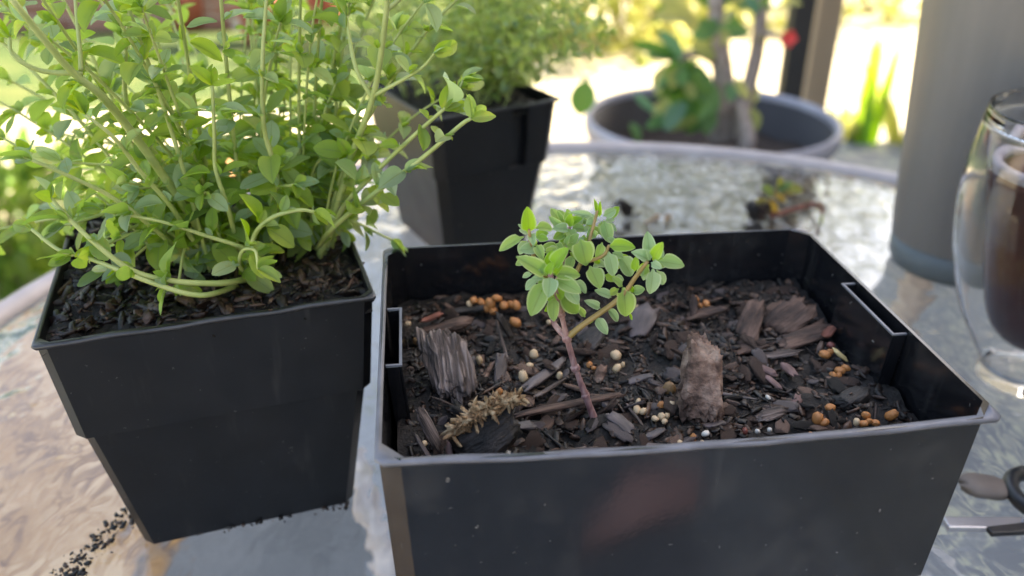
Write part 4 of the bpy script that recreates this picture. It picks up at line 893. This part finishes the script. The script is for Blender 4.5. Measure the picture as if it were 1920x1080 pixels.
# one broad round leaf hanging at the planter's left rim
p, q = at(1100, 150, 1.16), at(1086, 216, 1.15)
lf = thing('broad_leaf_sprig', 'single grey-green round leaf hanging left of the planter rim', 'leaf sprig', (p.x, p.y, p.z - .3))
link('leaf', leaf_mesh('leaf', M['eup_leaf'], .1, .05, 1.05, 7, 1)[0], lf, leaf_M(p, q - p, (.1, -1, .4), (q - p).length, .036))
stem('stalk', [p, p + Vector((-.03, .03, .02)), p + Vector((-.07, .05, -.1)), Vector((p.x - .09, p.y + .06, GZ))], .0015, .0025, 'stem_green', lf)

# strappy and leafy garden plants in the sun
def bladep(base, tip, wd, m, bend):
    V = []; F = []; UV = []; n = 8; b, t = Vector(base), Vector(tip); d = t - b; s = d.cross(Vector((rr.gauss(0, .3), 1, .1))).normalized()
    for i in range(n + 1):
        k = i / n; p = b + d * k + Vector((0, 0, bend * sin(pi * k))); hw = wd / 2 * (1 - k ** 3) + .001
        for j in (-1, 0, 1): V.append(p + s * hw * j + Vector((0, -.25 * hw * abs(j), 0))); UV.append((.5 + j / 2, k))
    for i in range(n):
        for j in range(2): a = i * 3 + j; F.append((a, a + 1, a + 4, a + 3))
    me = bpy.data.meshes.new('leaf'); me.from_pydata(V, [], F); me.materials.append(m); ul = me.uv_layers.new(name='UVMap'); me.polygons.foreach_set('use_smooth', [True] * len(F))
    for lp in me.loops: ul.data[lp.index].uv = UV[lp.vertex_index]
    return me
def strappy(label, u, v, n, h, spread, wd, m, z=GZ, y=None):
    b = atz(u, v, z) if y is None else at(u, v, y); t = thing('strappy_plant', label, 'plant', b, 'garden plants beyond the patio')
    for k in range(n):
        a = rr.random() * 6.28; s = spread * rr.uniform(.2, 1); hh = h * rr.uniform(.6, 1.1)
        link('leaf', bladep(b + Vector((cos(a) * .02, sin(a) * .02, 0)), b + Vector((cos(a) * s, sin(a) * s, hh)), wd * rr.uniform(.7, 1.2), M[m], h * .25 * rr.random()), t)
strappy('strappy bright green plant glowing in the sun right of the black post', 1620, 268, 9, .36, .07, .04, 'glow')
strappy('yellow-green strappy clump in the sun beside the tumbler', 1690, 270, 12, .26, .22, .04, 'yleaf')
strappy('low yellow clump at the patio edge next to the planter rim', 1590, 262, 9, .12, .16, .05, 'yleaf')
def shrub(label, u, v, y, r, n, m, leafL, group='garden plants beyond the patio', squash=.8):
    c = at(u, v, y); c.z = max(c.z, GZ + r * .6); t = thing('garden_shrub', label, 'shrub', (c.x, c.y, GZ), group)
    src = [leaf_mesh('leaf', M[m], .2, .1 * v_, .9, 5, v_) for v_ in range(3)]; ms = LeafMass()
    for _ in range(n):
        d = Vector((rr.gauss(0, 1), rr.gauss(0, 1), rr.gauss(0, 1))).normalized(); k = r * rr.random() ** .45 * (1 + .35 * noise.noise(d * 2.2 + c))
        p = c + Vector((d.x * k, d.y * k, d.z * k * squash))
        if p.z < GZ + .01: continue
        ms.add(src[rr.randrange(3)], leaf_M(p, d + Vector((rr.gauss(0, .5), rr.gauss(0, .5), rr.gauss(0, .4))), (rr.gauss(0, .6), rr.gauss(0, .6), 1), leafL * rr.uniform(.7, 1.3), leafL * .55))
    ms.build('foliage', M[m], t)
    for k in range(4):
        a = k * 1.6 + .3; stem('stem', [Vector((c.x + .02 * cos(a), c.y + .02 * sin(a), GZ)), Vector((c.x + r * .25 * cos(a), c.y + r * .25 * sin(a), c.z - r * .2)), c + Vector((cos(a) * r * .5, sin(a) * r * .5, r * .35))], .012, .005, 'eup_stem', t)
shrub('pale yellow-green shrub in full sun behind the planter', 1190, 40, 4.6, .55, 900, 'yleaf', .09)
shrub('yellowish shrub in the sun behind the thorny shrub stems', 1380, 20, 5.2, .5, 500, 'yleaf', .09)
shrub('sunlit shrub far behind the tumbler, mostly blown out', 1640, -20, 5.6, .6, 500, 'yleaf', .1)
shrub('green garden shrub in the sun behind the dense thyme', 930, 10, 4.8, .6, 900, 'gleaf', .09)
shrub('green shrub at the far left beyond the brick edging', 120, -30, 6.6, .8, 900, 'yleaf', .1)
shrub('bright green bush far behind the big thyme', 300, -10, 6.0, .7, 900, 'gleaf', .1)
shrub('low lush green plant on the ground by the table edge at the left', 30, 500, 1.9, .26, 700, 'gleaf', .06, squash=.55)

# grass
mb = MB(); rr = random.Random(8); V = []; F = []
for k in range(5000):
    x, y = rr.uniform(-2.6, -1.06), rr.uniform(1.2, 2.25); h = rr.uniform(.03, .075); a = rr.random() * 6.28; wd = .003; n = len(V); dx, dy = rr.gauss(0, .02), rr.gauss(0, .02)
    V += [(x - wd * cos(a), y - wd * sin(a), GZ), (x + wd * cos(a), y + wd * sin(a), GZ), (x + dx, y + dy, GZ + h)]; F.append((n, n + 1, n + 2))
mb.add(V, F); prop(link('grass', mb.mesh('grass', mat('grass_blades', [(.04, .12, .012), (.08, .19, .02)], .5, 4), False)), 'short green grass beside the patio at the left', kind='stuff')

# low brick edging with pale coping, and terracotta pots, behind the thyme
bw = thing('brick_wall', 'low red brick garden wall with pale coping, far left', 'wall', (-2.6, 5.0, GZ))
bmesh_ = MB(); box(bmesh_, -.108, .108, -.05, .05, -.034, .034); bme = bmesh_.mesh('brick', M['brick'], False)
for r_ in range(4):
    for k in range(9): link('brick', bme, bw, Matrix.Translation((-3.5 + k * .226 + (r_ % 2) * .113 + .004, 5.0 + rr.uniform(-.003, .003), GZ + .036 + r_ * .078)))
mb = MB(); box(mb, -3.62, -1.5, 4.955, 5.045, GZ, GZ + .3); link('mortar_core', mb.mesh('mortar_core', M['coping'], False), bw)
for k in range(5):
    mb = MB(); box(mb, -3.66 + k * .436, -3.66 + k * .436 + .43, 4.9, 5.1, GZ + .3015, GZ + .355); link('coping_stone', mb.mesh('coping_stone', M['coping'], False), bw)
def terracotta(label, u, v, y, r, h):
    p = at(u, v, y); c = (p.x, y, GZ); t = thing('terracotta_pot', label, 'pot', c, 'terracotta pots beyond the thyme')
    mb = MB(); lathe(mb, [(r * .65, .001), (r * .92, h * .8), (r * .85, h * .8), (r * .6, .03), (0, .03)], 40, c); link('body', recalc(mb.mesh('body', M['terra'])), t)
    mb = MB(); pr = [(r * .93, h * .78), (r, h * .79), (r, h), (r * .88, h), (r * .86, h * .79)]; lathe(mb, pr + [pr[0]], 40, c); mb.f = [f for f in mb.f if len(f) == 4]; link('rim', recalc(mb.mesh('rim', M['terra'])), t)
terracotta('tall red terracotta pot behind the thyme, right of the bright gap', 495, 30, 4.6, .17, .42)
terracotta('dark red terracotta pot behind the thyme, left of the bright gap', 350, 20, 5.0, .16, .4)
terracotta('small red terracotta pot behind the thyme near its tall right stem', 610, 20, 5.2, .14, .3)

# far trees out of view, added to dim the sky mirrored in the table
mb = MB(); rr = random.Random(44); ms = LeafMass(); src = [leaf_mesh('leaf', M['gleaf'], .2, .1 * v_, .9, 3, v_) for v_ in range(3)]
for k in range(7000):
    x = rr.uniform(-16, 6); top = 5.5 + 1.3 * noise.noise(Vector((x * .35, 0, 5))) + .7 * noise.noise(Vector((x * 1.3, 2, 5))); z = GZ + (top - GZ) * rr.random() ** .8
    p = Vector((x, 12.5 + rr.gauss(0, .7) + .8 * noise.noise(Vector((x * .6, z * .6, 0))), z))
    ms.add(src[rr.randrange(3)], leaf_M(p, (rr.gauss(0, 1), rr.gauss(0, 1), rr.gauss(0, .6)), (rr.gauss(0, .6), rr.gauss(0, .6), 1), rr.uniform(.25, .5), .2))
o = ms.build('added_treeline', leaf_mat('far_leaf', [(.09, .13, .08), (.13, .17, .11)], (.14, .17, .12), .4, tsat=.8, tval=1.4), None); prop(o, 'unseen far trees added to dim the sky reflection in the table', kind='stuff')

# unseen pinkish card, shaped and added to give the reflection in the wide pot's front
cb = FT @ Vector((0, 0, 0)); fa = .1152; td = math.atan((.0040 - .0018) / (PH - .037))
nf = Vector((sin(fa) * cos(td), -cos(fa) * cos(td), -sin(td))); pf = FT @ Vector((0, -.1238 / 2 + .0024 - .0028, .08))
poly = []
for u, v in ((1165, 884), (1316, 874), (1308, 942), (1062, 1034)):
    d = ray(u, v).normalized(); k = (pf - CO).dot(nf) / d.dot(nf); h = CO + d * k; r = d - nf * 2 * d.dot(nf)
    q = h + r * ((.0012 - h.z) / r.z); poly.append((q.x, q.y))
print('card', [(round(a, 3), round(b, 3)) for a, b in poly])
mb = MB(); mb.add([(a, b, .0004) for a, b in poly] + [(a, b, .0012) for a, b in poly], [(3, 2, 1, 0), (4, 5, 6, 7), (0, 1, 5, 4), (1, 2, 6, 5), (2, 3, 7, 6), (3, 0, 4, 7)])
prop(link('card', recalc(mb.mesh('card', mat('pink_reflection_card', [(.74, .42, .38), (.82, .5, .46)], .8, 30), False))), 'unseen pink card added in front of the wide pot to give the reflection in its side', 'card')
